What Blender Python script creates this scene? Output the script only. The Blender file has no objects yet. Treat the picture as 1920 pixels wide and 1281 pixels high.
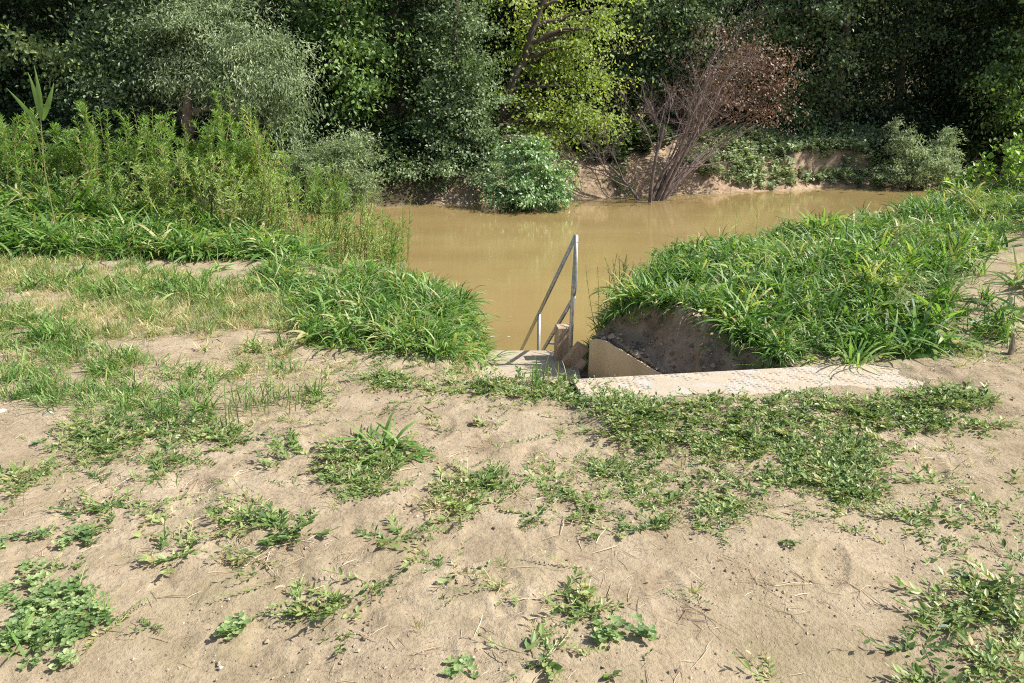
import bpy, math
import numpy as np
C = bpy.context.scene
col = C.collection
R = math.radians
rng = np.random.default_rng(7)

# ------------------------------------------------------------------ camera, sky, sun, exposure
PITCH = R(18.7); FOC = 1450.0; CAMZ = 1.6
cam_d = bpy.data.cameras.new('camera'); cam = bpy.data.objects.new('camera', cam_d); col.objects.link(cam)
cam.location = (0, 0, CAMZ); cam.rotation_euler = (math.pi/2 - PITCH, 0, 0)
cam_d.sensor_width = 36; cam_d.lens = FOC/1920*36; cam_d.clip_start = .05; cam_d.clip_end = 1500
C.camera = cam
SUN_EL = R(47); SUN_AZ = math.atan2(1.0, -0.03)      # azimuth clockwise from +Y: light from the right
w = bpy.data.worlds.new('World'); C.world = w; w.use_nodes = True
nt = w.node_tree; sky = nt.nodes.new('ShaderNodeTexSky'); sky.sky_type = 'NISHITA'; sky.sun_disc = False
sky.sun_elevation = SUN_EL; sky.sun_rotation = SUN_AZ; sky.dust_density = 2.0; sky.ozone_density = .8; sky.air_density = .9
nt.links.new(sky.outputs[0], nt.nodes['Background'].inputs[0]); nt.nodes['Background'].inputs[1].default_value = .10
sd = bpy.data.lights.new('sun', 'SUN'); sd.energy = 4.8; sd.angle = R(.5); sd.color = (1, .97, .90)
so = bpy.data.objects.new('sun', sd); col.objects.link(so)
sdir = np.array([math.sin(SUN_AZ)*math.cos(SUN_EL), math.cos(SUN_AZ)*math.cos(SUN_EL), math.sin(SUN_EL)])
so.rotation_euler = (math.pi/2 - SUN_EL, 0, math.pi - SUN_AZ)
C.view_settings.view_transform = 'Standard'; C.view_settings.look = 'None'
C.view_settings.exposure = 0.72; C.view_settings.gamma = 1
C.cycles.max_bounces = 7; C.cycles.diffuse_bounces = 3; C.cycles.glossy_bounces = 3; C.cycles.transmission_bounces = 4
C.cycles.use_denoising = False; C.cycles.denoiser = 'OPENIMAGEDENOISE'
C.cycles.sample_clamp_indirect = 4
C.cycles.pixel_filter_type = 'BLACKMAN_HARRIS'; C.cycles.filter_width = 1.1

# ------------------------------------------------------------------ maths helpers
cp, sp = math.cos(PITCH), math.sin(PITCH)
def ray(px, py):
    a = (np.asarray(px, float)-960)/FOC; b = (640.5-np.asarray(py, float))/FOC
    return np.stack([a, cp + b*sp, -sp + b*cp], -1)
def atz(px, py, z):
    d = ray(px, py); t = (z-CAMZ)/d[..., 2]
    return d*t[..., None] + [0, 0, CAMZ]
def atY(px, py, Y):
    d = ray(px, py); t = Y/d[..., 1]
    return d*np.asarray(t)[..., None] + [0, 0, CAMZ]
def proj(x, y, z):
    dz = z-CAMZ; dep = y*cp - dz*sp; up = y*sp + dz*cp
    dep = np.maximum(dep, 1e-3)
    return 960 + x/dep*FOC, 640.5 - up/dep*FOC
def ss(x, a, b):
    t = np.clip((x-a)/(b-a), 0, 1); return t*t*(3-2*t)
def vnoise(x, y, seed=0):
    xi = np.floor(x).astype(np.int64); yi = np.floor(y).astype(np.int64); fx = x-xi; fy = y-yi
    fx = fx*fx*(3-2*fx); fy = fy*fy*(3-2*fy)
    def h(a, b):
        n = (a*374761393 + b*668265263 + seed*1274126177) & 0xffffffff
        n = ((n ^ (n >> 13))*1274126177) & 0xffffffff
        return ((n ^ (n >> 16)) & 0xffff)/65535.0
    return (h(xi, yi)*(1-fx)+h(xi+1, yi)*fx)*(1-fy) + (h(xi, yi+1)*(1-fx)+h(xi+1, yi+1)*fx)*fy
def fbm(x, y, s=1.0, o=4, seed=0):
    r = 0; a = .5; f = 1/s
    for k in range(o):
        r = r + a*(vnoise(x*f, y*f, seed+k*17)-.5); a *= .5; f *= 2.03
    return r*2

# ------------------------------------------------------------------ terrain height
WATER = -1.8
LZ = -0.45                                     # stair landing
def cap(y, y0, s): return y
SH_X = [-200, -14, -4, -.9, 1.9, 4.2, 7.1, 10.3, 12, 17, 30, 200]
SH_Y = [17, 19.5, 22.0, 22.5, 23.5, 24.0, 24.9, 26.1, 26.1, 27, 29, 60]
ST_DIR = np.array([-.30, .954]); ST_DIR /= np.linalg.norm(ST_DIR)
def hz(x, y):
    x = np.asarray(x, float); y = np.asarray(y, float)
    # near plateau
    z = 0.035*fbm(x, y, 1.6, 3, 3) + .012*fbm(x, y, .35, 3, 5)
    z = z + .05*ss(-x, 1.2, 4.5)*ss(y, 2, 5)
    # right mound
    m = ss(y, 4.3, 5.2)*ss(x, .6, 1.2)*(1-.55*ss(y, 5.9, 7.2)*ss(-x, -3, -2))
    z = z + (.15+.05*ss(x, 2.0, 3.8)+.24*ss(x, 3.9, 6.2))*m + .03*ss(x, 3, 7)*ss(y, 4.3, 6)
    z = z + .10*fbm(x, y, .9, 3, 9)*m
    # bank edge towards the river
    ye = np.interp(x, [-60, -3.6, -2.4, -1.7, -1.0, -.55, -.15, .33, .9, 1.15, 1.3, 1.6, 2.4, 4.5, 7, 60],
                      [9.3, 8.6, 7.4, 6.75, 6.2, 5.5, 5.1, 4.6, 5.3, 6.0, 6.4, 6.8, 7.4, 8.5, 9.6, 12])
    yb = np.interp(x, [-60, -3.6, -2.4, -1.7, -.55, .4, 1.2, 2.4, 4.5, 7, 60],
                      [12, 10.8, 9.9, 9.5, 9.0, 8.3, 8.0, 9.2, 10.4, 11.5, 14])
    t = np.clip((y-ye)/(yb-ye), 0, 2.5)
    drop = np.where(t < .12, t*t/.24, t-.06)
    z = z - drop*2.05 + .06*fbm(x, y, .5, 3, 11)*ss(t, 0, .2)
    # stair pit: landing cut
    d = np.clip(np.minimum(np.minimum(x+.55, .56+.0*(y) - x), np.minimum(y-4.1, 9-y)), -.5, .5)
    # soil slope held by the cheek wall right of the landing
    wd = np.where(y > 5.34, x-.60, (x-.565)*.828+(y-5.34)*.561)
    rough = .085*fbm(x, y, .14, 4, 13)+.03*fbm(x, y, .5, 2, 14)
    aw = np.clip(((x-.565)*.622-(y-5.34)*.783)/1.39, 0, 1); wtop = np.interp(aw, [0, .04, .14, .3, .55, .8, 1], [.245, .275, .295, .26, .20, .14, .105])
    capz = np.where(wd > .03, LZ+wtop+.25*np.minimum(np.maximum(wd, 0), .3)+1.9*np.maximum(wd-.14+.1*fbm(x, y, .3, 2, 15), 0)+rough*ss(wd, .03, .12), LZ-.12)
    reg = ss(y, 4.05, 4.1)*ss(-y, -6.6, -6.1)*ss(x, .2, .5)
    z = z*(1-reg) + np.minimum(z, capz)*reg
    st = ss(x+.06*fbm(x, y, .3, 2, 19), -.40, -.15)*ss(-x, -.60, -.50)*ss(y, 4.1, 4.2)*ss(-y, -8.2, -8.0)
    along = (y-5.83)
    stz = np.where(along < 0, LZ-.12, LZ-.25-along*.68)
    z = z*(1-st) + np.minimum(z, stz)*st
    z = np.maximum(z, WATER-1.2)
    # sand drifted over the front and the right end of the deck
    du = (x-.335)*.9893+(y-4.03)*.1449; dv = (x-.335)*.1449-(y-4.03)*.9893
    ins = ss(du, -.05, .02)*ss(-du, -2.15, -2.05)*ss(dv, -.02, .02)*ss(-dv, -.52, -.46)
    z = z*(1-ins) - .022*ins
    nn_ = fbm(x, y, .35, 3, 17)
    z = z + .054*np.maximum(ss(dv+.16*nn_, .22, .40), ss(du+.5*nn_, 1.45, 1.95))*ss(-dv, -.9, -.5)*ss(du, -.1, .1)*ss(-du, -2.9, -2.2)*ss(dv, -.01, .03)
    # far side
    sy = np.interp(x, SH_X, SH_Y) + .5*fbm(x, y*0, 2.2, 3, 21) + .25*fbm(x, y*0, .6, 2, 23)
    u = y - sy
    cut = ss(x, 8.6, 9.6)*ss(-x, -12.6, -11.6)
    hb = (.75*ss(u, -.1, 1.1) + .55*ss(u, .9, 2.6) + .5*ss(u, 3, 8))*(1-cut) + cut*(.25*ss(u, -.2, .5)+.75*ss(u, .6, 1.0)+.5*ss(u, 1.2, 5)+.35*ss(u, 3, 8))
    zf = WATER + hb*1.15 + np.minimum(u, 0)*.35 + .10*fbm(x, y, 1.2, 4, 31)*ss(u, -.2, .8) + .035*fbm(x, y, .22, 3, 35)*ss(u, -.1, .3)
    zf = zf + .06*np.maximum(u-8, 0) + 9*ss(u, 14, 26)
    zf = np.maximum(zf, WATER-1.2)
    return np.where(y > 15, zf, z)
def onground(px, py):
    d = ray(px, py); px = np.atleast_1d(px); d = d.reshape(-1, 3)
    out = np.zeros_like(d); done = np.zeros(len(d), bool)
    for t in np.arange(1.5, 45, .03):
        p = d*t + [0, 0, CAMZ]; hit = (p[:, 2] <= hz(p[:, 0], p[:, 1])) & ~done
        out[hit] = p[hit]; done |= hit
        if done.all(): break
    return out if len(out) > 1 else out[0]

# ------------------------------------------------------------------ mesh helpers
class G:
    """bag of verts, quads, tris and a per-vertex tint"""
    def __init__(s): s.v = []; s.q = []; s.t = []; s.a = []; s.n = 0
    def add(s, v, q=None, t=None, a=0.5):
        v = np.asarray(v, float).reshape(-1, 3)
        if q is not None and len(q): s.q.append(np.asarray(q).reshape(-1, 4)+s.n)
        if t is not None and len(t): s.t.append(np.asarray(t).reshape(-1, 3)+s.n)
        s.v.append(v); s.a.append(np.broadcast_to(np.asarray(a, float), (len(v),)).copy()); s.n += len(v)
        return s
    def arr(s):
        v = np.concatenate(s.v) if s.v else np.zeros((0, 3))
        q = np.concatenate(s.q) if s.q else np.zeros((0, 4), int)
        t = np.concatenate(s.t) if s.t else np.zeros((0, 3), int)
        a = np.concatenate(s.a) if s.a else np.zeros(0)
        return v, q, t, a
    def mesh(s, name, mat, smooth=False):
        v, q, t, a = s.arr()
        me = bpy.data.meshes.new(name)
        me.vertices.add(len(v)); me.vertices.foreach_set('co', v.astype(np.float32).ravel())
        lo = np.concatenate([q.ravel(), t.ravel()]).astype(np.int32)
        me.loops.add(len(lo)); me.loops.foreach_set('vertex_index', lo)
        tot = np.concatenate([np.full(len(q), 4), np.full(len(t), 3)]).astype(np.int32)
        st = np.concatenate([[0], np.cumsum(tot)[:-1]]).astype(np.int32) if len(tot) else tot
        me.polygons.add(len(tot)); me.polygons.foreach_set('loop_start', st)
        me.polygons.foreach_set('loop_total', tot)
        me.polygons.foreach_set('use_smooth', np.full(len(tot), smooth))
        me.update(calc_edges=True)
        at = me.attributes.new('tint', 'FLOAT', 'POINT'); at.data.foreach_set('value', a.astype(np.float32))
        me.materials.append(mat)
        return me
    def obj(s, name, mat, parent=None, smooth=False, loc=None):
        if loc is not None:
            for k in range(len(s.v)): s.v[k] = s.v[k]-np.asarray(loc, float)
        o = bpy.data.objects.new(name, s.mesh(name, mat, smooth)); col.objects.link(o)
        if parent is not None: o.parent = parent
        elif loc is not None: o.location = loc
        return o
def tag(o, label=None, cat=None, group=None, kind=None):
    if label: o['label'] = label
    if cat: o['category'] = cat
    if group: o['group'] = group
    if kind: o['kind'] = kind
    return o
def empty(name, loc=(0, 0, 0), label=None, cat=None, group=None):
    o = bpy.data.objects.new(name, None); col.objects.link(o); o.location = loc; o.empty_display_size = .1
    return tag(o, label, cat, group)
def norm(v): return v/np.maximum(np.linalg.norm(v, axis=-1, keepdims=True), 1e-9)
def frame(d, up):
    """columns x=side, y=d, z=normal"""
    y = norm(d); x = norm(np.cross(y, up)); z = np.cross(x, y)
    return np.stack([x, y, z], -1)
def rotz(a):
    c, s = np.cos(a), np.sin(a); z = np.zeros_like(a); o = np.ones_like(a)
    return np.stack([np.stack([c, -s, z], -1), np.stack([s, c, z], -1), np.stack([z, z, o], -1)], -2)
def inst(g, proto, P, M, S, A=None):
    """merge copies of proto (v,q,t,a) at P with rotation M (N,3,3), scale S"""
    v, q, t, a = proto; N = len(P); n = len(v)
    if N == 0: return
    S = np.broadcast_to(np.asarray(S, float), (N,)) if np.ndim(S) < 2 else S
    sv = v[None]*(S[:, None, None] if S.ndim == 1 else S[:, None, :])
    V = np.einsum('nij,nkj->nki', M, sv) + P[:, None, :]
    off = (np.arange(N)*n)[:, None, None]
    Q = (q[None]+off).reshape(-1, 4) if len(q) else None
    T = (t[None]+off).reshape(-1, 3) if len(t) else None
    AA = np.broadcast_to(a[None], (N, n)) if A is None else np.clip(a[None] + (A[:, None]-.5), 0, 1)
    g.add(V.reshape(-1, 3), Q, T, AA.ravel())
def tube(g, pts, rad, k=6, a=.5, caps=True):
    pts = np.asarray(pts, float); n = len(pts); rad = np.broadcast_to(np.asarray(rad, float), (n,))
    tan = norm(np.gradient(pts, axis=0)); ref = np.array([.13, .21, 1.0]) if abs(tan[0, 2]) < .9 else np.array([1, .1, 0.])
    x = norm(np.cross(tan, ref)); y = np.cross(tan, x)
    th = np.arange(k)*2*math.pi/k
    V = pts[:, None]+rad[:, None, None]*(np.cos(th)[None, :, None]*x[:, None]+np.sin(th)[None, :, None]*y[:, None])
    i = np.arange(n-1)[:, None]*k; j = np.arange(k)[None]; j2 = (j+1) % k
    q = np.stack([i+j, i+k+j, i+k+j2, i+j2], -1).reshape(-1, 4)
    V = V.reshape(-1, 3); t = None
    if caps:
        V = np.concatenate([V, pts[:1], pts[-1:]]); c0, c1 = n*k, n*k+1; jj = np.arange(k); kk = (jj+1) % k
        t = np.concatenate([np.stack([np.full(k, c0), jj, kk], -1), np.stack([np.full(k, c1), (n-1)*k+kk, (n-1)*k+jj], -1)])
    g.add(V, q, t, a)
def box(g, c, s, rot=None, a=.5, bev=0.0):
    """box with bevelled edges (8 corner triplets)"""
    hx, hy, hz_ = np.asarray(s)/2; b = bev
    if b <= 0:
        v = np.array([[i, j, k] for i in (-hx, hx) for j in (-hy, hy) for k in (-hz_, hz_)])
        q = [[0, 1, 3, 2], [4, 6, 7, 5], [0, 4, 5, 1], [2, 3, 7, 6], [0, 2, 6, 4], [1, 5, 7, 3]]; t = None
    else:
        v = []; idx = {}
        for i in (0, 1):
            for j in (0, 1):
                for k in (0, 1):
                    sgn = np.array([2*i-1, 2*j-1, 2*k-1]); h = np.array([hx, hy, hz_])
                    for ax in range(3):
                        p = sgn*(h-b); p[ax] = sgn[ax]*h[ax]; idx[(i, j, k, ax)] = len(v); v.append(p)
        q = []; t = []
        for ax in range(3):
            o1, o2 = [m for m in range(3) if m != ax]
            for s_ in (0, 1):
                f = []
                for (u, w_) in ((0, 0), (1, 0), (1, 1), (0, 1)):
                    key = [0, 0, 0]; key[ax] = s_; key[o1] = u; key[o2] = w_; f.append(idx[(*key, ax)])
                q.append(f)
            for u in (0, 1):
                for w_ in (0, 1):
                    f = []
                    for e, axx in ((0, o1), (0, o2), (1, o2), (1, o1)):
                        key = [0, 0, 0]; key[ax] = e; key[o1] = u; key[o2] = w_; f.append(idx[(*key, axx)])
                    q.append(f)
        for i in (0, 1):
            for j in (0, 1):
                for k in (0, 1): t.append([idx[(i, j, k, m)] for m in range(3)])
        v = np.array(v)
    if rot is not None: v = v@np.asarray(rot).T
    g.add(v+np.asarray(c), q, t, a)
def rot3(ax, ay, az):
    cx, sx, cy, sy, cz, sz = math.cos(ax), math.sin(ax), math.cos(ay), math.sin(ay), math.cos(az), math.sin(az)
    return np.array([[cz, -sz, 0], [sz, cz, 0], [0, 0, 1]])@np.array([[cy, 0, sy], [0, 1, 0], [-sy, 0, cy]])@np.array([[1, 0, 0], [0, cx, -sx], [0, sx, cx]])

# ------------------------------------------------------------------ materials
def newmat(name):
    m = bpy.data.materials.new(name); m.use_nodes = True; n = m.node_tree; n.nodes.clear()
    out = n.nodes.new('ShaderNodeOutputMaterial'); return m, n, out
def nd(n, t, **k):
    o = n.nodes.new(t)
    for a, b in k.items(): setattr(o, a, b)
    return o
def ramp(n, src, stops):
    r = nd(n, 'ShaderNodeValToRGB'); e = r.color_ramp.elements
    while len(e) < len(stops): e.new(.5)
    for k, (p, c) in enumerate(stops): e[k].position = p; e[k].color = (*c, 1)
    n.links.new(src, r.inputs[0]); return r.outputs[0]
def mixc(n, f, a, b, mode='MIX'):
    m = nd(n, 'ShaderNodeMix', data_type='RGBA', blend_type=mode)
    for i, s in ((0, f), (6, a), (7, b)):
        if hasattr(s, 'is_linked') or isinstance(s, bpy.types.NodeSocket): n.links.new(s, m.inputs[i])
        elif i == 0: m.inputs[0].default_value = s
        else: m.inputs[i].default_value = (*s, 1)
    return m.outputs[2]
def noise(n, scale, det=4, rough=.55, vec=None):
    o = nd(n, 'ShaderNodeTexNoise'); o.inputs['Scale'].default_value = scale; o.inputs['Detail'].default_value = det
    o.inputs['Roughness'].default_value = rough
    if vec is not None: n.links.new(vec, o.inputs['Vector'])
    return o.outputs['Fac']
def leafmat(name, stops, trans=.35, tcol=(.9, 1.0, .35), tgain=1.5, rough=.45, spec=.35):
    m, n, out = newmat(name)
    at = nd(n, 'ShaderNodeAttribute', attribute_name='tint')
    c = ramp(n, at.outputs['Fac'], stops)
    p = nd(n, 'ShaderNodeBsdfPrincipled'); n.links.new(c, p.inputs['Base Color'])
    p.inputs['Roughness'].default_value = rough; p.inputs['Specular IOR Level'].default_value = spec
    if trans > 0:
        tr = nd(n, 'ShaderNodeBsdfTranslucent')
        tc = mixc(n, 1.0, c, tuple(x*tgain for x in tcol), 'MULTIPLY'); n.links.new(tc, tr.inputs[0])
        mx = nd(n, 'ShaderNodeMixShader'); mx.inputs[0].default_value = trans
        n.links.new(p.outputs[0], mx.inputs[1]); n.links.new(tr.outputs[0], mx.inputs[2]); n.links.new(mx.outputs[0], out.inputs[0])
    else: n.links.new(p.outputs[0], out.inputs[0])
    return m
def barkmat(name, c1, c2, rough=.85, scale=14):
    m, n, out = newmat(name)
    tc = nd(n, 'ShaderNodeTexCoord'); mp = nd(n, 'ShaderNodeMapping'); mp.inputs['Scale'].default_value = (1, 1, .25)
    n.links.new(tc.outputs['Object'], mp.inputs[0]); f = noise(n, scale, 5, .6, mp.outputs[0])
    c = ramp(n, f, [(.3, c1), (.7, c2)])
    p = nd(n, 'ShaderNodeBsdfPrincipled'); n.links.new(c, p.inputs['Base Color']); p.inputs['Roughness'].default_value = rough
    b = nd(n, 'ShaderNodeBump'); b.inputs['Strength'].default_value = .5; b.inputs['Distance'].default_value = .02
    n.links.new(f, b.inputs['Height']); n.links.new(b.outputs[0], p.inputs['Normal']); n.links.new(p.outputs[0], out.inputs[0])
    return m
M = {}
g3 = lambda a, b, c: (a, b, c)
M['knot'] = leafmat('knotweed leaf', [(0, (.05, .10, .03)), (.5, (.185, .275, .075)), (.82, (.34, .42, .155)), (1, (.42, .34, .17))], .3, rough=.42, spec=.42)
M['clover'] = leafmat('clover leaf', [(0, (.08, .15, .045)), (.5, (.22, .32, .12)), (1, (.44, .50, .25))], .3)
M['lush'] = leafmat('lush grass blade', [(0, (.045, .11, .025)), (.5, (.14, .265, .06)), (.82, (.28, .40, .12)), (1, (.48, .43, .22))], .35, rough=.45, spec=.3)
M['thin'] = leafmat('fine grass blade', [(0, (.09, .17, .04)), (.45, (.22, .31, .09)), (.7, (.42, .40, .18)), (1, (.66, .54, .32))], .3, tcol=(1, 1, .5))
M['straw'] = leafmat('dry straw', [(0, (.30, .21, .13)), (.5, (.52, .41, .27)), (1, (.74, .62, .45))], .1, tcol=(1, .9, .7))
M['willowleaf'] = leafmat('willow leaf bright', [(0, (.07, .15, .03)), (.5, (.19, .31, .07)), (.85, (.34, .45, .12)), (1, (.62, .50, .10))], .38)
M['wisp'] = leafmat('feathery weed leaf', [(0, (.10, .18, .045)), (.5, (.25, .37, .11)), (.85, (.42, .50, .17)), (1, (.60, .48, .15))], .35)
M['silver'] = leafmat('silver willow leaf', [(0, (.10, .14, .07)), (.5, (.28, .35, .185)), (1, (.52, .58, .36))], .3, tcol=(.9, 1, .6))
M['pale'] = leafmat('pale willow bush leaf', [(0, (.16, .21, .11)), (.5, (.34, .41, .23)), (1, (.55, .60, .40))], .3, tcol=(.9, 1, .6))
M['dark'] = leafmat('shade dark leaf', [(0, (.018, .036, .014)), (.5, (.05, .085, .032)), (.8, (.13, .19, .075)), (1, (.28, .36, .13))], .28, tgain=1.3)  # leaf colour kept very dark to paint in deep woodland shade
M['mid'] = leafmat('green poplar leaf', [(0, (.045, .10, .03)), (.5, (.17, .275, .085)), (1, (.40, .52, .21))], .34)
M['grey'] = leafmat('grey green leaf', [(0, (.05, .085, .035)), (.5, (.165, .235, .105)), (1, (.42, .50, .29))], .3, tcol=(.9, 1, .5))
M['yellow'] = leafmat('yellow green leaf', [(0, (.11, .17, .045)), (.5, (.31, .40, .12)), (.85, (.50, .56, .20)), (1, (.56, .48, .19))], .42, tcol=(1, 1, .35))
M['bushy'] = leafmat('bush leaf', [(0, (.07, .14, .05)), (.5, (.24, .37, .16)), (1, (.50, .61, .38))], .28, rough=.35, spec=.6)
M['brown'] = leafmat('withered brown leaf', [(0, (.09, .055, .04)), (.5, (.20, .13, .09)), (1, (.37, .27, .19))], .2, tcol=(1, .7, .5))
M['bark'] = barkmat('grey brown bark', (.035, .026, .02), (.12, .09, .07))
M['barkl'] = barkmat('pale split bark', (.10, .065, .045), (.28, .19, .14))
M['twig'] = barkmat('dry twig', (.10, .07, .06), (.27, .205, .175))
M['stem'] = leafmat('green stem', [(0, (.10, .13, .04)), (.5, (.20, .20, .07)), (1, (.30, .16, .10))], 0)
M['stick'] = barkmat('bleached stick', (.14, .10, .07), (.45, .36, .26), scale=40)
M['stone'] = barkmat('pale stone', (.45, .43, .42), (.70, .68, .66), scale=20)

def ground_material():
    m, n, out = newmat('sandy soil')
    geo = nd(n, 'ShaderNodeNewGeometry'); pos = geo.outputs['Position']
    big = noise(n, .9, 5, .6, pos); mid = noise(n, 6, 5, .6, pos); fine = noise(n, 60, 4, .65, pos); grit = noise(n, 260, 3, .7, pos)
    c = ramp(n, big, [(.3, (.235, .18, .113)), (.5, (.36, .284, .188)), (.7, (.465, .38, .268))])
    c = mixc(n, .5, c, ramp(n, mid, [(.30, (.20, .15, .10)), (.5, (.35, .28, .19)), (.70, (.46, .38, .28))]))
    c = mixc(n, .8, c, ramp(n, fine, [(.25, (.55, .53, .50)), (.5, (1, 1, 1)), (.8, (1.12, 1.1, 1.05))]), 'MULTIPLY')
    c = mixc(n, .35, c, ramp(n, grit, [(.3, (.62, .60, .58)), (.5, (1, 1, 1)), (.75, (1.2, 1.18, 1.15))]), 'MULTIPLY')
    # greenish algae film and damp patches
    al = noise(n, 1.7, 5, .7, pos); sep = nd(n, 'ShaderNodeSeparateXYZ'); n.links.new(pos, sep.inputs[0])
    c = mixc(n, ramp(n, al, [(.48, (0, 0, 0)), (.68, (.65, .65, .65))]), c, (.26, .215, .12))
    at = nd(n, 'ShaderNodeAttribute', attribute_name='tint')
    # tint: 0 plain, .5 bare clay of cut bank, 1 dark forest litter
    clay = ramp(n, mid, [(.3, (.20, .135, .085)), (.5, (.35, .25, .165)), (.75, (.50, .385, .27))])
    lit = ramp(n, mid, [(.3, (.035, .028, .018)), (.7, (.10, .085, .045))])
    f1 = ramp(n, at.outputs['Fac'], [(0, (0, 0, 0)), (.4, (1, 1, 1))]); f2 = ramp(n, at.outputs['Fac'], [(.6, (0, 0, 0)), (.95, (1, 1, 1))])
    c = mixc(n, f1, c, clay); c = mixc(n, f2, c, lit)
    p = nd(n, 'ShaderNodeBsdfPrincipled'); n.links.new(c, p.inputs['Base Color']); p.inputs['Roughness'].default_value = .95
    p.inputs['Specular IOR Level'].default_value = .15
    prev = None
    for src, dist, st in ((mid, .03, .5), (fine, .010, .8), (grit, .003, .7)):
        b = nd(n, 'ShaderNodeBump'); b.inputs['Distance'].default_value = dist; b.inputs['Strength'].default_value = st
        n.links.new(src, b.inputs['Height'])
        if prev: n.links.new(prev, b.inputs['Normal'])
        prev = b.outputs[0]
    n.links.new(prev, p.inputs['Normal']); n.links.new(p.outputs[0], out.inputs[0]); return m
M['ground'] = ground_material()

def water_material():
    m, n, out = newmat('muddy river water')
    geo = nd(n, 'ShaderNodeNewGeometry'); mp = nd(n, 'ShaderNodeMapping'); mp.inputs['Scale'].default_value = (.55, 1.6, 1)
    n.links.new(geo.outputs['Position'], mp.inputs[0])
    a = noise(n, .35, 3, .5, mp.outputs[0]); c = ramp(n, a, [(.3, (.25, .178, .072)), (.7, (.31, .226, .097))])
    p = nd(n, 'ShaderNodeBsdfPrincipled'); n.links.new(c, p.inputs['Base Color']); p.inputs['Roughness'].default_value = .04
    p.inputs['IOR'].default_value = 1.33
    b = nd(n, 'ShaderNodeBump'); b.inputs['Distance'].default_value = .005; b.inputs['Strength'].default_value = .5
    n.links.new(noise(n, 2.2, 5, .6, mp.outputs[0]), b.inputs['Height'])
    b2 = nd(n, 'ShaderNodeBump'); b2.inputs['Distance'].default_value = .0012; b2.inputs['Strength'].default_value = .5
    n.links.new(noise(n, 14, 3, .6, mp.outputs[0]), b2.inputs['Height']); n.links.new(b.outputs[0], b2.inputs['Normal'])
    n.links.new(b2.outputs[0], p.inputs['Normal']); n.links.new(p.outputs[0], out.inputs[0]); return m
M['water'] = water_material()

def plate_material(name, metal=.45):
    m, n, out = newmat(name)
    tc = nd(n, 'ShaderNodeNewGeometry'); pos = tc.outputs['Position']
    a = noise(n, 5, 6, .65, pos); f = noise(n, 90, 3, .6, pos)
    dust = mixc(n, .6, ramp(n, a, [(.35, (.31, .25, .17)), (.65, (.50, .415, .31))]), ramp(n, f, [(.3, (.34, .275, .19)), (.7, (.52, .435, .33))]))
    lo, hi = metal-.10, metal+.12
    fac = ramp(n, a, [(lo, (1, 1, 1)), (hi, (0, 0, 0))])
    at = nd(n, 'ShaderNodeAttribute', attribute_name='tint'); bf = ramp(n, at.outputs['Fac'], [(.6, (0, 0, 0)), (.9, (.8, .8, .8))])
    c = mixc(n, fac, dust, (.50, .47, .43)); c = mixc(n, bf, c, (.62, .58, .52))  # raised bars coloured lighter, a painted highlight on the tread pattern
    p = nd(n, 'ShaderNodeBsdfPrincipled'); n.links.new(c, p.inputs['Base Color'])
    mm = nd(n, 'ShaderNodeMath', operation='MULTIPLY'); mm.inputs[1].default_value = .12; n.links.new(fac, mm.inputs[0]); n.links.new(mm.outputs[0], p.inputs['Metallic'])
    p.inputs['Roughness'].default_value = .62
    b = nd(n, 'ShaderNodeBump'); b.inputs['Distance'].default_value = .004; b.inputs['Strength'].default_value = .5
    n.links.new(f, b.inputs['Height']); n.links.new(b.outputs[0], p.inputs['Normal']); n.links.new(p.outputs[0], out.inputs[0]); return m
M['plate'] = plate_material('dusty tread plate', .37)
M['landing'] = plate_material('sandy landing plate', .34)
M['cheek'] = barkmat('mud stained sheet', (.50, .385, .23), (.70, .565, .38), scale=5)
M['block'] = barkmat('weathered timber block', (.32, .23, .15), (.58, .45, .32), scale=18)
def steel():
    m, n, out = newmat('galvanised steel')
    geo = nd(n, 'ShaderNodeNewGeometry'); a = noise(n, 30, 4, .6, geo.outputs['Position'])
    c = ramp(n, a, [(.3, (.33, .31, .29)), (.65, (.55, .54, .54))])
    p = nd(n, 'ShaderNodeBsdfPrincipled'); n.links.new(c, p.inputs['Base Color']); p.inputs['Metallic'].default_value = .5
    r = ramp(n, a, [(.3, (.55, .55, .55)), (.7, (.35, .35, .35))]); n.links.new(r, p.inputs['Roughness']); n.links.new(p.outputs[0], out.inputs[0]); return m
M['steel'] = steel()

# ------------------------------------------------------------------ ground and river
def coords(segs):
    out = [segs[0][0]]
    for a, b, s in segs: out += list(np.linspace(a, b, max(2, int(round((b-a)/s))+1))[1:])
    return np.array(out)
gx = coords([(-260, -40, 20), (-40, -16, 1), (-16, -4.5, .12), (-4.5, -2.5, .022), (-2.5, 2.7, .013), (2.7, 4.8, .022), (4.8, 20, .10), (20, 45, 1), (45, 260, 20)])
gy = coords([(-60, 0, 5), (0, 1.3, .1), (1.3, 3.7, .011), (3.7, 7.2, .022), (7.2, 12, .08), (12, 18, .5), (18, 30, .07), (30, 50, .6), (50, 400, 20)])
X, Y = np.meshgrid(gx, gy); Z = hz(X, Y)
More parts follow.
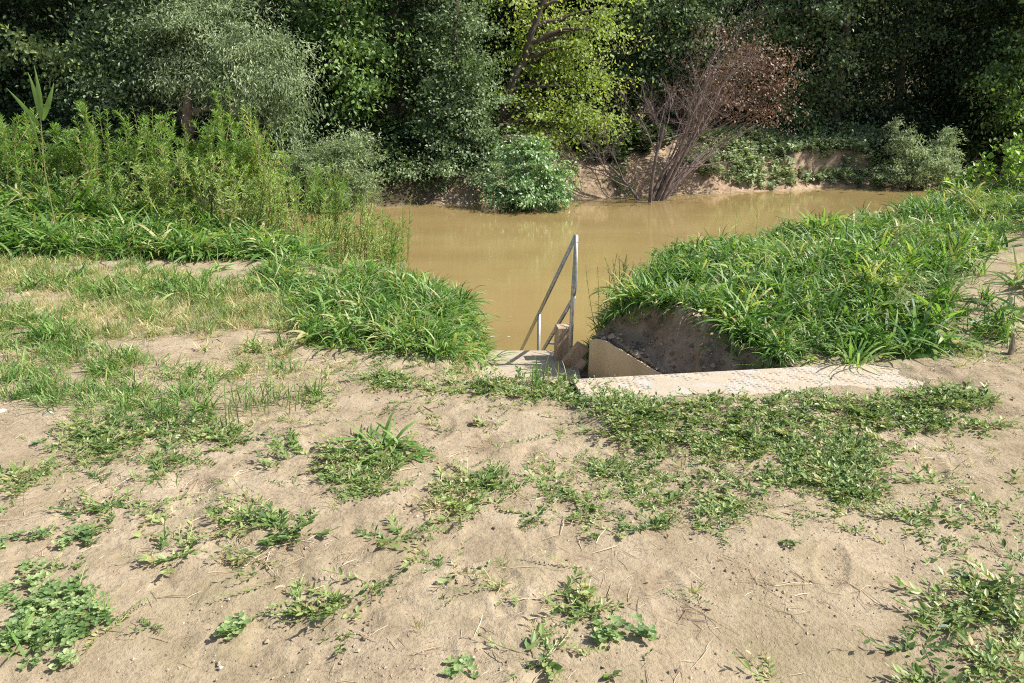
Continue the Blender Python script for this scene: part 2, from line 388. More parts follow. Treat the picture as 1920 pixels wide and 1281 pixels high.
# fine relief of the bare soil (crumbs, ridges, tyre tracks)
near = (Y > 1) & (Y < 8)
Z = Z + near*(.007*fbm(X, Y, .10, 5, 41)*np.clip(fbm(X, Y, .9, 2, 43)*2+.7, .1, 1.6))
fl = fbm(X, Y, .075, 4, 45); pm = ss(fbm(X, Y, .7, 3, 46), .02, .25)
Z = Z + near*pm*(.005*ss(fl, .02, .07)-.005*ss(-fl, .10, .16)+.003*fbm(X, Y, .03, 2, 48))
for (fx, fy, az_) in ((1150, 830, .2), (830, 800, -.1), (1000, 1010, .3), (1560, 1060, -.4), (1250, 1120, 0), (380, 930, .3), (1750, 880, -.5), (950, 1120, .1)):
    c_ = atz(fx, fy, 0.); dx, dy = X-c_[0], Y-c_[1]; ux = dx*math.cos(az_)+dy*math.sin(az_); uy = -dx*math.sin(az_)+dy*math.cos(az_)
    rr_ = np.sqrt((ux/.055)**2+(uy/.14)**2); Z = Z - .007*ss(-rr_, -1.1, -.75)+.004*np.exp(-((rr_-1.2)/.15)**2)
tr = X*.25 + Y
trk = ss(X, 1.6, 2.4)*ss(-Y, -4.0, -3.7)*ss(Y, 2.7, 2.9)
Z = Z + trk*(.010*np.sin((Y+.22*X+.05*fbm(X, Y, .5, 2, 47))*2*math.pi/.16))
slope_y, slope_x = np.gradient(Z, gy, gx); slope = np.hypot(slope_x, slope_y)
T = np.where(Y > 15, .5, 0.0) + np.where((Y < 15), (.12+.33*ss(X, .3, .5))*ss(slope, .45, 1.1)*ss(Y, 4, 4.3), 0)
sy = np.interp(X, SH_X, SH_Y); u = Y-sy
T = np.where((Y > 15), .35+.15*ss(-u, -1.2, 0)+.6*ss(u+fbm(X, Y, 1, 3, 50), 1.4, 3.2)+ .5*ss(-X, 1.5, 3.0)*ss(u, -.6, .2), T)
T = np.where((Y < 15) & (X < -.7) & (Y > 6.9), .7, T)
wd_ = np.where(Y > 5.34, X-.60, (X-.565)*.828+(Y-5.34)*.561)
T = np.where((Y < 6.2) & (Y > 4.0) & (X > .5) & (wd_ > 0) & (wd_ < .42), .40+.08*fbm(X, Y, .2, 2, 55), T)
ny, nx = X.shape
ii = (np.arange(ny-1)[:, None]*nx + np.arange(nx-1)[None]).ravel()
g = G(); g.add(np.stack([X, Y, Z], -1).reshape(-1, 3), np.stack([ii, ii+1, ii+nx+1, ii+nx], -1), None, np.clip(T, 0, 1).ravel())
tag(g.obj('ground', M['ground'], smooth=True), kind='structure')
g = G(); g.add([[-260, 5.5, WATER], [260, 5.5, WATER], [260, 60, WATER], [-260, 60, WATER]], [[0, 1, 2, 3]])
tag(g.obj('river', M['water']), kind='structure')

# ------------------------------------------------------------------ leaf, blade and plant prototypes
def leaf_proto(L=1., W=.4, droop=.12, fold=.10, a=.5):
    st = [.38, .75]; v = [[0, 0, 0], [0, L, -droop*L]]
    for i, s in enumerate(st):
        wd = W*(.5 if i == 0 else .36); zz = -droop*L*s*s
        v += [[0, L*s, zz-fold*wd], [-wd, L*s, zz+fold*wd], [wd, L*s, zz+fold*wd]]
    t = [[0, 2, 3], [0, 4, 2], [5, 1, 6], [5, 7, 1]]; q = [[2, 5, 6, 3], [2, 4, 7, 5]]
    g = G(); g.add(v, q, t, a); return g.arr()
def quad_leaf(L=1., W=.5, a=.5):
    g = G(); g.add([[0, 0, 0], [W/2, L*.42, .03], [0, L, -.10*L], [-W/2, L*.42, .03]], [[0, 1, 2, 3]], None, a); return g.arr()
KLEAF = leaf_proto(1, .42); LANCE = leaf_proto(1, .17, .25, .15); QLEAF = quad_leaf(1, .62); QNARROW = quad_leaf(1, .28)
def blades(r, n, L, W, spread=.02, lean=(.1, .9), curl=.8, seg=5, tint=(.3, .7), Lvar=.4):
    """n arched blades"""
    az = r.uniform(0, 2*math.pi, n); ln = L*(1-Lvar*r.random(n)); el0 = math.pi/2 - r.uniform(*lean, n); cu = curl*r.uniform(.4, 1.3, n)
    s = np.linspace(0, 1, seg+1); th = el0[:, None]-cu[:, None]*s[None]**1.3*1.6
    dl = ln[:, None]/seg
    rr = np.concatenate([np.zeros((n, 1)), np.cumsum(np.cos(th[:, :-1])*dl, 1)], 1); zz = np.concatenate([np.zeros((n, 1)), np.cumsum(np.sin(th[:, :-1])*dl, 1)], 1)
    b = r.normal(0, spread, (n, 2))
    wob = (r.normal(0, .08, n))[:, None]*ln[:, None]*s[None]**2
    cx = b[:, :1]+rr*np.cos(az)[:, None]-wob*np.sin(az)[:, None]; cy = b[:, 1:]+rr*np.sin(az)[:, None]+wob*np.cos(az)[:, None]
    wd = W*r.uniform(.6, 1.2, n)[:, None]*np.interp(s, [0, .15, .45, .8, 1], [.55, .9, 1, .6, .03])[None]/2
    tw = r.normal(0, .5, n)[:, None]*s[None]+r.normal(0, .15, n)[:, None]
    sx = -np.sin(az)[:, None]*np.cos(tw); syy = np.cos(az)[:, None]*np.cos(tw); sz = np.sin(tw)
    mid = np.stack([cx, cy, zz], -1); side = np.stack([sx, syy, sz], -1)*wd[..., None]
    V = np.stack([mid-side, mid+side], 2).reshape(n, -1, 3)
    i = np.arange(seg)*2; q = np.stack([i, i+1, i+3, i+2], -1)[None]+(np.arange(n)*(2*seg+2))[:, None, None]
    tn = r.uniform(*tint, n)[:, None]*np.ones((1, 2*seg+2))
    g = G(); g.add(V.reshape(-1, 3), q.reshape(-1, 4), None, tn.ravel()); return g.arr()
def sprig(r, L=.16, nl=16, leafL=.022, up=.25, proto=KLEAF):
    """creeping stem with paired leaves"""
    n = nl; s = np.linspace(.05, 1, n); az = r.uniform(-.8, .8)*s
    P = np.stack([np.cumsum(np.sin(az))*L/n, np.cumsum(np.cos(az))*L/n, .004+L*up*s**2*r.uniform(.5, 1.4)], -1)
    g = G(); tube(g, np.concatenate([[[0, 0, 0]], P]), .0011, 3, .9, False)
    side = np.where(np.arange(n) % 2 == 0, 1, -1)*r.uniform(.5, 1.2, n)
    d = np.stack([np.sin(az+side), np.cos(az+side), r.uniform(.1, .9, n)], -1)
    inst(g, proto, P, frame(d, np.array([0, 0, 1.])+r.normal(0, .35, (n, 3))), leafL*r.uniform(.6, 1.25, n)*np.interp(s, [0, .7, 1], [1, 1, .6]), r.uniform(.2, .8, n))
    return g.arr()
KN = []
for k in range(14):
    g = G(); m = rng.integers(2, 5)
    for j in range(m):
        pr = sprig(rng, rng.uniform(.06, .15), int(rng.integers(8, 14)), rng.uniform(.019, .033), rng.uniform(.05, .4))
        inst(g, pr, np.zeros((1, 3)), rotz(rng.uniform(0, 6.28, 1)), 1.)
    KN.append(g.arr())
RUNNER = [sprig(rng, .30, 26, .022, .08) for k in range(4)]
def clover(r):
    g = G(); n = 9
    for k in range(n):
        az = r.uniform(0, 6.28); rr = r.uniform(.005, .045); h = r.uniform(.010, .036)
        top = np.array([rr*math.cos(az), rr*math.sin(az), h]); tube(g, [[0, 0, 0], top*[.6, .6, .6], top], .0009, 3, .9, False)
        a0 = r.uniform(0, 6.28); sz = r.uniform(.013, .021)
        lf = leaf_proto(1, .95, -.1, .12)
        for j in range(3):
            aa = a0+j*2.09; d = np.array([[math.cos(aa), math.sin(aa), r.uniform(-.1, .35)]])
            inst(g, lf, top[None], frame(d, np.array([[r.normal(0, .15), r.normal(0, .15), 1]])), sz, np.array([r.uniform(.2, .8)]))
    return g.arr()
CL = [clover(rng) for k in range(8)]
LUSH = [blades(rng, 16, .34, .017, .03, (.1, 1.0), .8, 5, (.15, .85)) for k in range(8)]
LUSH += [blades(rng, 10, .42, .019, .03, (.2, 1.1), .9, 6, (.1, .8)) for k in range(4)]
FAT = [blades(rng, 9, .36, .026, .03, (.4, 1.3), .8, 6, (.3, .95)) for k in range(5)]
TUFT = [blades(rng, 34, .46, .020, .06, (.3, 1.35), 1.1, 7, (.1, .9)) for k in range(6)]+[blades(rng, 22, .44, .029, .05, (.4, 1.4), 1.1, 7, (.2, .95)) for k in range(4)]
SHORT = [blades(rng, 22, .15, .005, .025, (.05, 1.0), .6, 4, (.1, .6)) for k in range(6)]
DRY = [blades(rng, 24, .11, .0035, .03, (.1, 1.4), .5, 3, (.55, 1.0)) for k in range(6)]
MIX = [blades(rng, 20, .13, .006, .03, (.2, 1.3), .7, 4, (.15, .95)) for k in range(6)]

def allP(protos, name, mat, pts, s=(.8, 1.2), tilt=.12, parent=None, loc=None, az=None, tv=.32, smooth=False):
    g = G(); n = len(pts); which = rng.integers(0, len(protos), n)
    sc = rng.uniform(*s, n) if not isinstance(s, np.ndarray) else s
    A = rng.uniform(-.7*0-tv, tv, n)+.5
    for k, p in enumerate(protos):
        i = which == k; m = i.sum()
        if not m: continue
        th = rng.uniform(0, 6.283, m) if az is None else az+rng.normal(0, .5, m)
        up = norm(np.concatenate([rng.normal(0, tilt, (m, 2)), np.ones((m, 1))], 1)); d = np.stack([np.cos(th), np.sin(th), np.zeros(m)], -1)
        F = frame(d, up); F = F[..., [1, 0, 2]]*np.array([1, -1, 1.])
        inst(g, p, pts[i], F, sc[i], A[i])
    return g.obj(name, mat, parent, smooth, loc)

# image-plane density of what grows on the ground, sampled on the terrain itself
def ell(px, py, E):
    d = np.zeros_like(px)
    for (cx, cy, rx, ry, dn) in E:
        r2 = ((px-cx)/rx)**2+((py-cy)/ry)**2
        d = np.maximum(d, dn*np.clip(1.35-r2, 0, 1))
    return d
def scatter(E, dens, bounds, clump=.25, thr=.5, seed=1):
    x0, x1, y0, y1 = bounds; n = int(dens*(x1-x0)*(y1-y0))
    x = rng.uniform(x0, x1, n); y = rng.uniform(y0, y1, n); z = hz(x, y); px, py = proj(x, y, z)
    d = ell(px, py, E)*np.clip(1+thr*2*fbm(x, y, clump, 3, seed), 0, 1.6)
    k = rng.random(n) < d
    return np.stack([x[k], y[k], z[k]], -1)
def clear_strip(p):
    px, py = proj(p[:, 0], p[:, 1], p[:, 2]); return p[~((px > 225+40*np.sin(p[:, 0]*9)) & (px < 640) & (py > 484) & (py < 514+8*np.sin(p[:, 0]*7)) & (rng.random(len(p)) < .9))]
def pb(E, pad=.2):
    c = []
    for (cx, cy, rx, ry, dn) in E:
        for sx in (-1.2, 1.2):
            for s2 in (-1.2, 1.2): c.append(atz(cx+sx*rx, min(max(cy+s2*ry, 420), 1400), 0.))
    c = np.array(c); return c[:, 0].min()-pad, c[:, 0].max()+pad, max(1.2, c[:, 1].min()-pad), c[:, 1].max()+pad

# ------------------------------------------------------------------ stairs, plates and handrail
def up_at(px, py, z): return atz(px, py, z)
# tread plate platform at ground level
a0 = np.array([.335, 4.03]); a1 = np.array([2.35, 4.325]); e = (a1-a0)/np.linalg.norm(a1-a0); nn = np.array([e[1], -e[0]])
ang = math.atan2(e[1], e[0]); PL = np.linalg.norm(a1-a0); PW = .46; PT = .035; PZ = .014
root = empty('tread_platform', (*((a0+a1)/2+nn*PW/2), PZ), 'sand dusted tread plate deck lying level with the soil at the head of the steps', 'walkway plate')
L2 = lambda p: np.asarray(p)-np.array(root.location)
g = G(); c = np.array([*((a0+a1)/2+nn*PW/2), PZ]); box(g, L2(c+[0, 0, -PT/2]), (PL, PW, PT), rot3(0, 0, ang), .5, .003)
bar = G(); tube(bar, [[-.013, 0, 0], [-.006, 0, .0012], [.006, 0, .0012], [.013, 0, 0]], [.0004, .0018, .0018, .0004], 5, 1.)
u_, v_ = np.meshgrid(np.arange(-PL/2+.03, PL/2-.03, .030), np.arange(-PW/2+.02, PW/2-.02, .030)); u_ = u_.ravel(); v_ = v_.ravel()
par = (np.round((u_+v_)/.03).astype(int)//3) % 2
th = np.where(par == 0, .785, -.785)+ang
keep = (rng.random(len(u_)) < .97) & (fbm(u_+50, v_+50, .35, 3, 5) > -.12) & (np.abs(u_) < 1.0)
P_ = np.stack([e[0]*u_-e[1]*v_, e[1]*u_+e[0]*v_, np.full(len(u_), .0002)], -1)
inst(g, bar.arr(), P_[keep], rotz(th)[keep], 1.); g.obj('deck_sheet', M['plate'], root)
g = G(); pc = (a0+a1)/2+np.array([-e[1], e[0]])*.006
box(g, L2([*pc, PZ-.17]), (PL-.01, .008, .28), rot3(0, 0, ang), .5, .001); g.obj('riser_sheet', M['cheek'], root)

# landing and the flight of steps behind it
root = empty('landing_step', (.07, 5.0, LZ), 'sandy steel landing sunk below the deck, with the rail shadow across it', 'landing')
L2 = lambda p: np.asarray(p)-np.array(root.location)
g = G(); box(g, L2([.07, 5.485, LZ-.02]), (.86, .70, .04), None, .5, .003); g.obj('rear_plate', M['landing'], root)
g = G(); box(g, L2([.07, 4.62, LZ-.023]), (.86, 1.0, .04), None, .5, .003); g.obj('front_plate', M['landing'], root)
g = G(); box(g, L2([.07, 5.83, LZ-.10]), (.86, .012, .15), None, .5, .002); g.obj('edge_strip', M['steel'], root)
root = empty('river_steps', (-.1, 6.5, -1.0), 'steel steps going down from the landing into the brown river', 'steps')
L2 = lambda p: np.asarray(p)-np.array(root.location)
for k in range(7):
    y0 = 5.98+k*.27; z0 = LZ-.19*(k+1); g = G(); box(g, L2([.07, y0, z0]), (.82, .26, .03), None, .5, .003); g.obj('tread', M['landing'], root)
for sx in (-.36, .49):
    g = G(); mid_ = [sx, 6.85, LZ-.19*4-.06]; box(g, L2(mid_), (.012, 2.35, .16), rot3(-math.atan2(.19, .27), 0, 0), .5, .002); g.obj('stringer', M['steel'], root)

# cheek wall of stained sheet
root = empty('cheek_wall', (.8, 4.9, LZ), 'mud stained tan side panel holding back soil right of the landing', 'retaining panel')
L2 = lambda p: np.asarray(p)-np.array(root.location)
p0 = np.array([.565, 5.34]); p1 = np.array([1.36, 4.20]); n_ = 40
g = G(); tt = np.linspace(0, 1, n_)
pts = p0[None]*(1-tt[:, None])+p1[None]*tt[:, None]
top = LZ+np.interp(tt, [0, .04, .14, .3, .55, .8, 1], [.25, .28, .30, .265, .205, .145, .11])+.008*fbm(tt*3, tt*0, .12, 3, 61)
bot = LZ-.08+np.where((tt > .08) & (tt < .24), .10*np.sin((tt-.08)/.16*math.pi), 0)
nrm = np.array([p1[1]-p0[1], -(p1[0]-p0[0])]); nrm /= np.linalg.norm(nrm)
bow = .015*np.sin(tt*6.3)
V = []
for side in (0, .012):
    for zz in (bot, top):
        V.append(np.stack([pts[:, 0]+nrm[0]*(bow-side), pts[:, 1]+nrm[1]*(bow-side), zz], -1))
V = np.concatenate(V); q = []
for i in range(n_-1):
    q += [[i, i+1, n_+i+1, n_+i], [2*n_+i, 3*n_+i, 3*n_+i+1, 2*n_+i+1], [n_+i, n_+i+1, 3*n_+i+1, 3*n_+i], [i, 2*n_+i, 2*n_+i+1, i+1]]
q += [[0, n_, 3*n_, 2*n_], [n_-1, 3*n_-1, 4*n_-1, 2*n_-1]]
g.add(L2(V), q); g.obj('side_panel', M['cheek'], root)
g = G(); box(g, L2([.60, 5.40, LZ+.06]), (.05, .04, .3), rot3(0, .05, .5), .5, .004); g.obj('corner_flange', M['cheek'], root)
# timber block and broken chunk
g = G(); box(g, [.395, 5.66, LZ+.10], (.125, .10, .33), rot3(.03, .02, .12), .5, .008); 
o = tag(g.obj('timber_post', M['block'], loc=(.395, 5.66, LZ)), 'squat weathered timber post standing beside the foot of the handrail', 'post')
g = G(); box(g, [.475, 5.47, LZ+.09], (.11, .05, .20), rot3(.2, .62, .3), .5, .008); box(g, [.53, 5.47, LZ+.01], (.08, .07, .10), rot3(.5, .3, .9), .5, .01)
tag(g.obj('broken_plank', M['block'], loc=(.475, 5.47, LZ)), 'splintered timber chunk leaning against the post on the landing', 'plank')

# handrail
def bez(P, n=10):
    P = np.array(P, float); t = np.linspace(0, 1, n)[:, None]; return (1-t)**2*P[0]+2*t*(1-t)*P[1]+t*t*P[2]
foot = np.array([.435, 5.50, LZ])
D = np.array([-.125, .90, -.62])                       # fall of the rail per unit
topP = np.array([.465, 5.50, LZ+1.0])
root = empty('stair_handrail', foot, 'grey bent tube handrail running down beside the river steps', 'handrail')
L2 = lambda p: np.asarray(p)-foot
g = G(); pts = np.concatenate([[foot+[0, 0, -.1], foot+[.012, 0, .5], topP-[.004, 0, .12]], bez([topP-[.003, 0, .08], topP+[0, 0, .02], topP+D*.07], 8)])
tube(g, L2(pts), 0.0165, 12); g.obj('upright_post', M['steel'], root, True)
g = G(); tube(g, L2([topP+D*.05, topP+D*3.2]), 0.0165, 12); g.obj('top_rail', M['steel'], root, True)
mr = foot+[.02, 0, .53]
g = G(); tube(g, L2([mr, mr+D*2.6]), .0155, 10); g.obj('lower_rail', M['steel'], root, True)
for s_ in (1.67,):
    a_ = topP+D*s_; g = G(); tube(g, L2([a_, a_*[1, 1, 0]+[0, 0, a_[2]-1.05]]), .0165, 10); g.obj('baluster', M['steel'], root, True)
g = G(); tube(g, L2([topP-[.004, 0, .02], topP-[-.0, .02, .25], foot+[.03, -.02, .62], foot+[.018, -.012, .55]]), .013, 8); g.obj('brace_tube', M['steel'], root, True)
g = G(); b_ = mr+D*1.12; tube(g, L2([b_, b_+[.09, -.02, .0]]), .013, 8); wb = g.obj('wall_bracket', M['steel'], root, False); g = G(); box(g, L2(b_+np.array([.095, -.02, 0])), (.012, .05, .06), None, .5, .002); g.obj('bracket_plate', M['steel'], wb, False)

# ------------------------------------------------------------------ trees beyond the river
def crown(g, r, blobs, proto, L, cover=3.0, clus=.30, per=55, droop=.3, flat=.55, shell=.55):
    cover *= .72; clus *= 1.7; per = int(per*1.9); flat *= .55
    la = L*L*.31 if proto is QLEAF else L*L*.14
    cents = []
    for bb in blobs:
        c, rad = bb[:2]; tb = bb[2] if len(bb) > 2 else 0
        area = math.pi*rad[0]*rad[2]; n = int(area*cover/.5/la); nc = max(3, int(n/per))
        d = norm(r.normal(0, 1, (nc, 3))); d[:, 1] = -np.abs(d[:, 1])*np.sign(r.random(nc)-.25); rr = (shell+(1-shell)*r.random(nc))[:, None]
        lump = 1+.22*np.sin(d[:, :1]*5+c[0])*np.cos(d[:, 2:]*6+c[2])
        cc = c+d*rr*rad*lump; cents.append(cc)
        out = norm(d*[1, 1, .6]+r.normal(0, .35, (nc, 3)))
        # cluster = spray of leaves stretched along its twig
        k = np.repeat(np.arange(nc), per); sz = clus*r.uniform(.5, 1.5, nc)[k]
        off = r.normal(0, 1, (len(k), 3))*[.5, .5, .5*flat]*sz[:, None] + out[k]*(r.normal(0, .8, len(k))*sz)[:, None]
        off[:, 2] -= droop*sz*np.abs(r.normal(0, .5, len(k)))
        P = cc[k]+off; dd = norm(out[k]*.6+r.normal(0, .6, (len(k), 3))+[0, 0, -droop])
        nz = norm(r.normal(0, .36, (len(k), 3))+out[k]*.75+r.normal(0, .35, (nc, 3))[k]+[.1, -.1, .65])
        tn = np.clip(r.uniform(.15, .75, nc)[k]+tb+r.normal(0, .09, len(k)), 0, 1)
        inst(g, proto, P, frame(dd, nz), L*r.uniform(.6, 1.3, len(k)), tn)
    return cents
def blob(px, py, Y, rx, ry, rd=None, tb=0.):  # tb shifts leaf tint, painting lit and shaded clumps into the colour
    c = atY(px, py, Y); dep = c[1]*cp-(c[2]-CAMZ)*sp; a = rx*dep/FOC; b = ry*dep/FOC
    return (c, np.array([a, rd if rd else (a+b)/2, b]), tb)
def tree(name, label, cat, base, trunkpts, blobs, mat, proto, L, bark='bark', r0=.16, cover=2.8, clus=.3, per=55, droop=.3, flat=.55, limbs=14, group=None, upper=None, shell=.55):
    r = np.random.default_rng(abs(hash(label)) % 99991 if False else sum(map(ord, label)))
    base = np.array(base, float); root = empty(name, base, label, cat, group)
    g = G(); cents = crown(g, r, blobs, proto, L, cover, clus, per, droop, flat, shell)
    if upper:
        crown(g, r, upper, QLEAF, .24, 2.0, .6, 40, .3, .6, .4)
    for k in range(len(g.v)): g.v[k] = g.v[k]-base
    g.obj('crown', M[mat], root)
    tp = np.array(trunkpts, float); g = G()
    t = np.linspace(0, 1, 14); ii_ = np.linspace(0, 1, len(tp)); P = np.stack([np.interp(t, ii_, tp[:, k]) for k in range(3)], -1)
    P[1:-1] += r.normal(0, r0*.25, (12, 3))
    tube(g, P-base, r0*np.interp(t, [0, .08, 1], [1.35, 1, .35]), 9)
    tk = g.obj('trunk', M[bark], root, True); g = G()
    allc = np.concatenate(cents)
    for c in allc[r.choice(len(allc), min(limbs, len(allc)), False)]:
        d = np.linalg.norm(P-c, axis=1)+.8*np.maximum(P[:, 2]-c[2]+.3, 0); s0 = P[np.argmin(d)]
        m = (s0+c)/2+r.normal(0, .15, 3)+[0, 0, .12*np.linalg.norm(c-s0)]
        b = bez([s0, m, c], 7); b[1:-1] += r.normal(0, .03, (5, 3)); tube(g, b-base, np.linspace(r0*.4, .012, 7), 5, .5, False)
    g.obj('branches', M[bark], tk, True)
    return root
def gz(x, y): return float(hz(x, y))
def gbase(px, Y):
    p = atY(px, 330, Y); return np.array([p[0], Y, gz(p[0], Y)-.05])
TG = 'trees on the far bank'
def up(b, h, px, Y, r_=2.4, k=3, seed=0):
    rr = np.random.default_rng(seed); c = atY(px, 0, Y); out = []
    for j in range(k):
        out.append((np.array([c[0]+rr.uniform(-1, 1), Y+rr.uniform(-.3, 1.4), c[2]+1.2+h*(j+.4)/k]), np.array([r_*rr.uniform(.7, 1), r_*.9, h/k*.75])))
    return out
# dark maple at the far left
b = gbase(30, 27); tree('maple_tree', 'dark maple at the left edge with one sunlit yellowish spray', 'tree', b, [b, b+[.3, -.2, 4], b+[.5, -.3, 9]],
    [blob(-60, 60, 27, 150, 150), blob(60, 190, 27, 130, 130), blob(60, 75, 24.2, 32, 26, .6, .6), blob(95, 95, 24.0, 45, 16, .5, .6), blob(125, 108, 24.0, 26, 16, .4, .6), blob(20, 105, 24.5, 50, 14, .5, .5), blob(180, 20, 27, 90, 60), blob(60, -20, 26.5, 120, 50), blob(100, 290, 26.5, 140, 60)],  # raised tint paints sunlight into the colour of the small spray blobs
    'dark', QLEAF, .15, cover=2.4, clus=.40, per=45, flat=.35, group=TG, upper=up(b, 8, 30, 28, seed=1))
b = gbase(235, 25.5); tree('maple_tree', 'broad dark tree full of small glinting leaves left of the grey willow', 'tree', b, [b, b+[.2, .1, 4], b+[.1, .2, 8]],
    [blob(210, 120, 25.5, 90, 80), blob(270, 60, 25, 90, 70), blob(260, 160, 24.4, 85, 55), blob(180, 230, 25, 100, 60, None, -.4), blob(310, 110, 24.3, 55, 70), blob(280, 260, 24.6, 110, 50, None, -.4)],  # lowered tint on the bottom blobs paints shade into the leaves
    'grey', QLEAF, .11, cover=2.6, clus=.30, per=50, group=TG, upper=up(b, 8, 240, 26.5, seed=2))
# grey willows
b = gbase(352, 23.6); tree('willow_tree', 'grey green willow with a tall rounded crown above a split brown stub', 'tree', b, [b, b+[.1, 0, 1.6], b+[.5, .4, 4.5]],
    [blob(375, 75, 24, 72, 80), blob(400, 10, 24.2, 70, 50), blob(345, 140, 23.6, 55, 45), blob(420, 140, 23.8, 55, 50), blob(350, 30, 24, 50, 50)], 'silver', QNARROW, .12, cover=2.6, clus=.30, per=70, droop=.5, group=TG, r0=.12, upper=up(b, 5, 380, 25, 1.6, seed=3))
b = gbase(500, 23.2); tree('willow_tree', 'low domed grey willow drooping over the bank left of the bright poplar', 'tree', b, [b, b+[-.1, .1, 1.8], b+[-.2, .2, 3.6]],
    [blob(490, 105, 23.2, 78, 60), blob(530, 160, 22.9, 55, 70), blob(450, 160, 23.1, 60, 55), blob(500, 220, 23, 65, 40), blob(470, 70, 23.4, 50, 30)], 'silver', QNARROW, .12, cover=2.6, clus=.28, per=70, droop=.7, group=TG, r0=.11)
# bright poplar
b = gbase(655, 25); tree('poplar_tree', 'bright green poplar hanging in a tall leafy curtain over the river', 'tree', b, [b, b+[.2, -.2, 4], b+[.1, 0, 9]],
    [blob(640, 60, 25, 65, 60), blob(690, 30, 25, 50, 60), blob(670, 130, 24.6, 50, 50), blob(700, 90, 24.8, 35, 40), blob(600, 30, 25.3, 55, 45), blob(640, 200, 24.6, 38, 45), blob(655, 265, 24.2, 30, 35), blob(700, 150, 24.3, 22, 20, .5, .25), blob(655, 95, 24.1, 30, 22, .5, .25)],
    'mid', QLEAF, .15, cover=2.0, clus=.34, per=45, droop=.5, flat=.4, group=TG, r0=.15, upper=up(b, 7, 650, 26, 2.0, seed=4))
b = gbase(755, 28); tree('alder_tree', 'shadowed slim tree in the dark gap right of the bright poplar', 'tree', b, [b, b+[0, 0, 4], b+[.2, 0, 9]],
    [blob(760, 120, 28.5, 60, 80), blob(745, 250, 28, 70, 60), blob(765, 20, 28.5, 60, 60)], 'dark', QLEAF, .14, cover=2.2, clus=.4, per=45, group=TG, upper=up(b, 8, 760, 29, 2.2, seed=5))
b = gbase(850, 24.6); tree('willow_tree', 'dense grey green small leaved tree between the dark gap and the yellow green tree', 'tree', b, [b, b+[.1, 0, 3], b+[.4, .2, 6]],
    [blob(840, 130, 24.6, 55, 55), blob(870, 60, 25, 60, 60), blob(890, 170, 24.2, 65, 65), blob(850, 240, 24.2, 80, 60, None, -.15), blob(900, 290, 23.9, 60, 50), blob(800, 300, 24.3, 70, 50, None, -.35), blob(830, 200, 24.5, 50, 50)],  # lower blobs tinted darker, shade put into the leaf colour
    'grey', QLEAF, .105, cover=2.8, clus=.26, per=60, group=TG, upper=up(b, 6, 860, 26, 2, seed=6))
b = gbase(905, 25.8); yb_ = [b, atY(925, 250, 25.2), atY(965, 150, 25), atY(1000, 60, 25), atY(1050, -60, 25.2)]
tree('yellowing_tree', 'tall yellow green tree glowing in the sun with a dark trunk leaning right', 'tree', b, yb_,
    [blob(1090, 60, 25.6, 60, 40), blob(1120, 140, 25.4, 40, 45), blob(1060, 170, 25.2, 70, 60), blob(985, 20, 26, 60, 40), blob(1000, 120, 26, 55, 60), blob(1100, 215, 25, 45, 35), blob(1030, 230, 24.8, 75, 50), blob(1080, 265, 24.8, 45, 40), blob(1130, 10, 25.6, 40, 55), blob(1020, 90, 26.2, 60, 50)],
    'yellow', QLEAF, .115, cover=1.5, clus=.40, per=60, flat=.35, droop=.35, group=TG, r0=.20, upper=up(b, 6, 1070, 27, 2, seed=7), limbs=22)
b = gbase(1230, 29.5); tree('maple_tree', 'dark tree with glinting upper leaves behind the bare twiggy shrub', 'tree', b, [b, b+[0, 0, 5], b+[-.3, 0, 10]],
    [blob(1220, 40, 29, 70, 50), blob(1290, 50, 28.6, 60, 50), blob(1200, 130, 29.2, 60, 60, None, -.35), blob(1270, 130, 29.3, 60, 60, None, -.3), blob(1190, 230, 29, 60, 60, None, -.4), blob(1330, 20, 29, 60, 40), blob(1340, 90, 29.3, 60, 60)],  # inner and lower blobs darkened so only the top looks lit
    'grey', QLEAF, .14, cover=2.0, clus=.36, per=45, group=TG, upper=up(b, 8, 1240, 30.5, 2.6, seed=8))
b = gbase(1550, 29); tree('ivy_clad_tree', 'tall narrow tree with a sunlit column of leaves right of the withered shrub', 'tree', b, [b, b+[0, 0, 5], b+[.2, 0, 10]],
    [blob(1560, 40, 28.4, 38, 40), blob(1565, 100, 28.2, 35, 35), blob(1500, 150, 28.6, 35, 40), blob(1430, 40, 29, 60, 50), blob(1500, 40, 29.3, 50, 60), blob(1540, 210, 29, 70, 60), blob(1480, 210, 28.9, 60, 50)],
    'grey', QLEAF, .14, cover=2.1, clus=.34, per=45, group=TG, upper=up(b, 8, 1540, 30.5, 2.2, seed=9))
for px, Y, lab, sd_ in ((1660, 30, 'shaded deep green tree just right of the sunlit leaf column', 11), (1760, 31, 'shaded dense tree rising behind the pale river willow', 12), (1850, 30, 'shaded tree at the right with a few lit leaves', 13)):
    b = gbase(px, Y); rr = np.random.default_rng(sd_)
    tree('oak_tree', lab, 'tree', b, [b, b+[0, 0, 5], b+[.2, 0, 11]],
        [blob(px+rr.uniform(-40, 40), yy, Y-rr.uniform(0, .8), 75, 50) for yy in (0, 60, 120, 180, 240)], 'dark', QLEAF, .13, cover=1.9, clus=.36, per=45, group=TG, upper=up(b, 9, px, Y+1, 3, 4, seed=sd_))  # dark leaf colour carries painted shade besides the cast one
b = gbase(1930, 27.5); tree('maple_tree', 'tree at the right edge with dappled lit leaves low down', 'tree', b, [b, b+[0, 0, 4], b+[.2, 0, 9]],
    [blob(1900, 190, 27.3, 45, 50), blob(1880, 120, 28, 50, 50), blob(1930, 60, 28, 60, 60), blob(1920, 260, 27.5, 60, 40)], 'mid', QLEAF, .14, cover=2.0, clus=.34, per=45, group=TG, upper=up(b, 9, 1960, 28.5, 3, 4, seed=14))
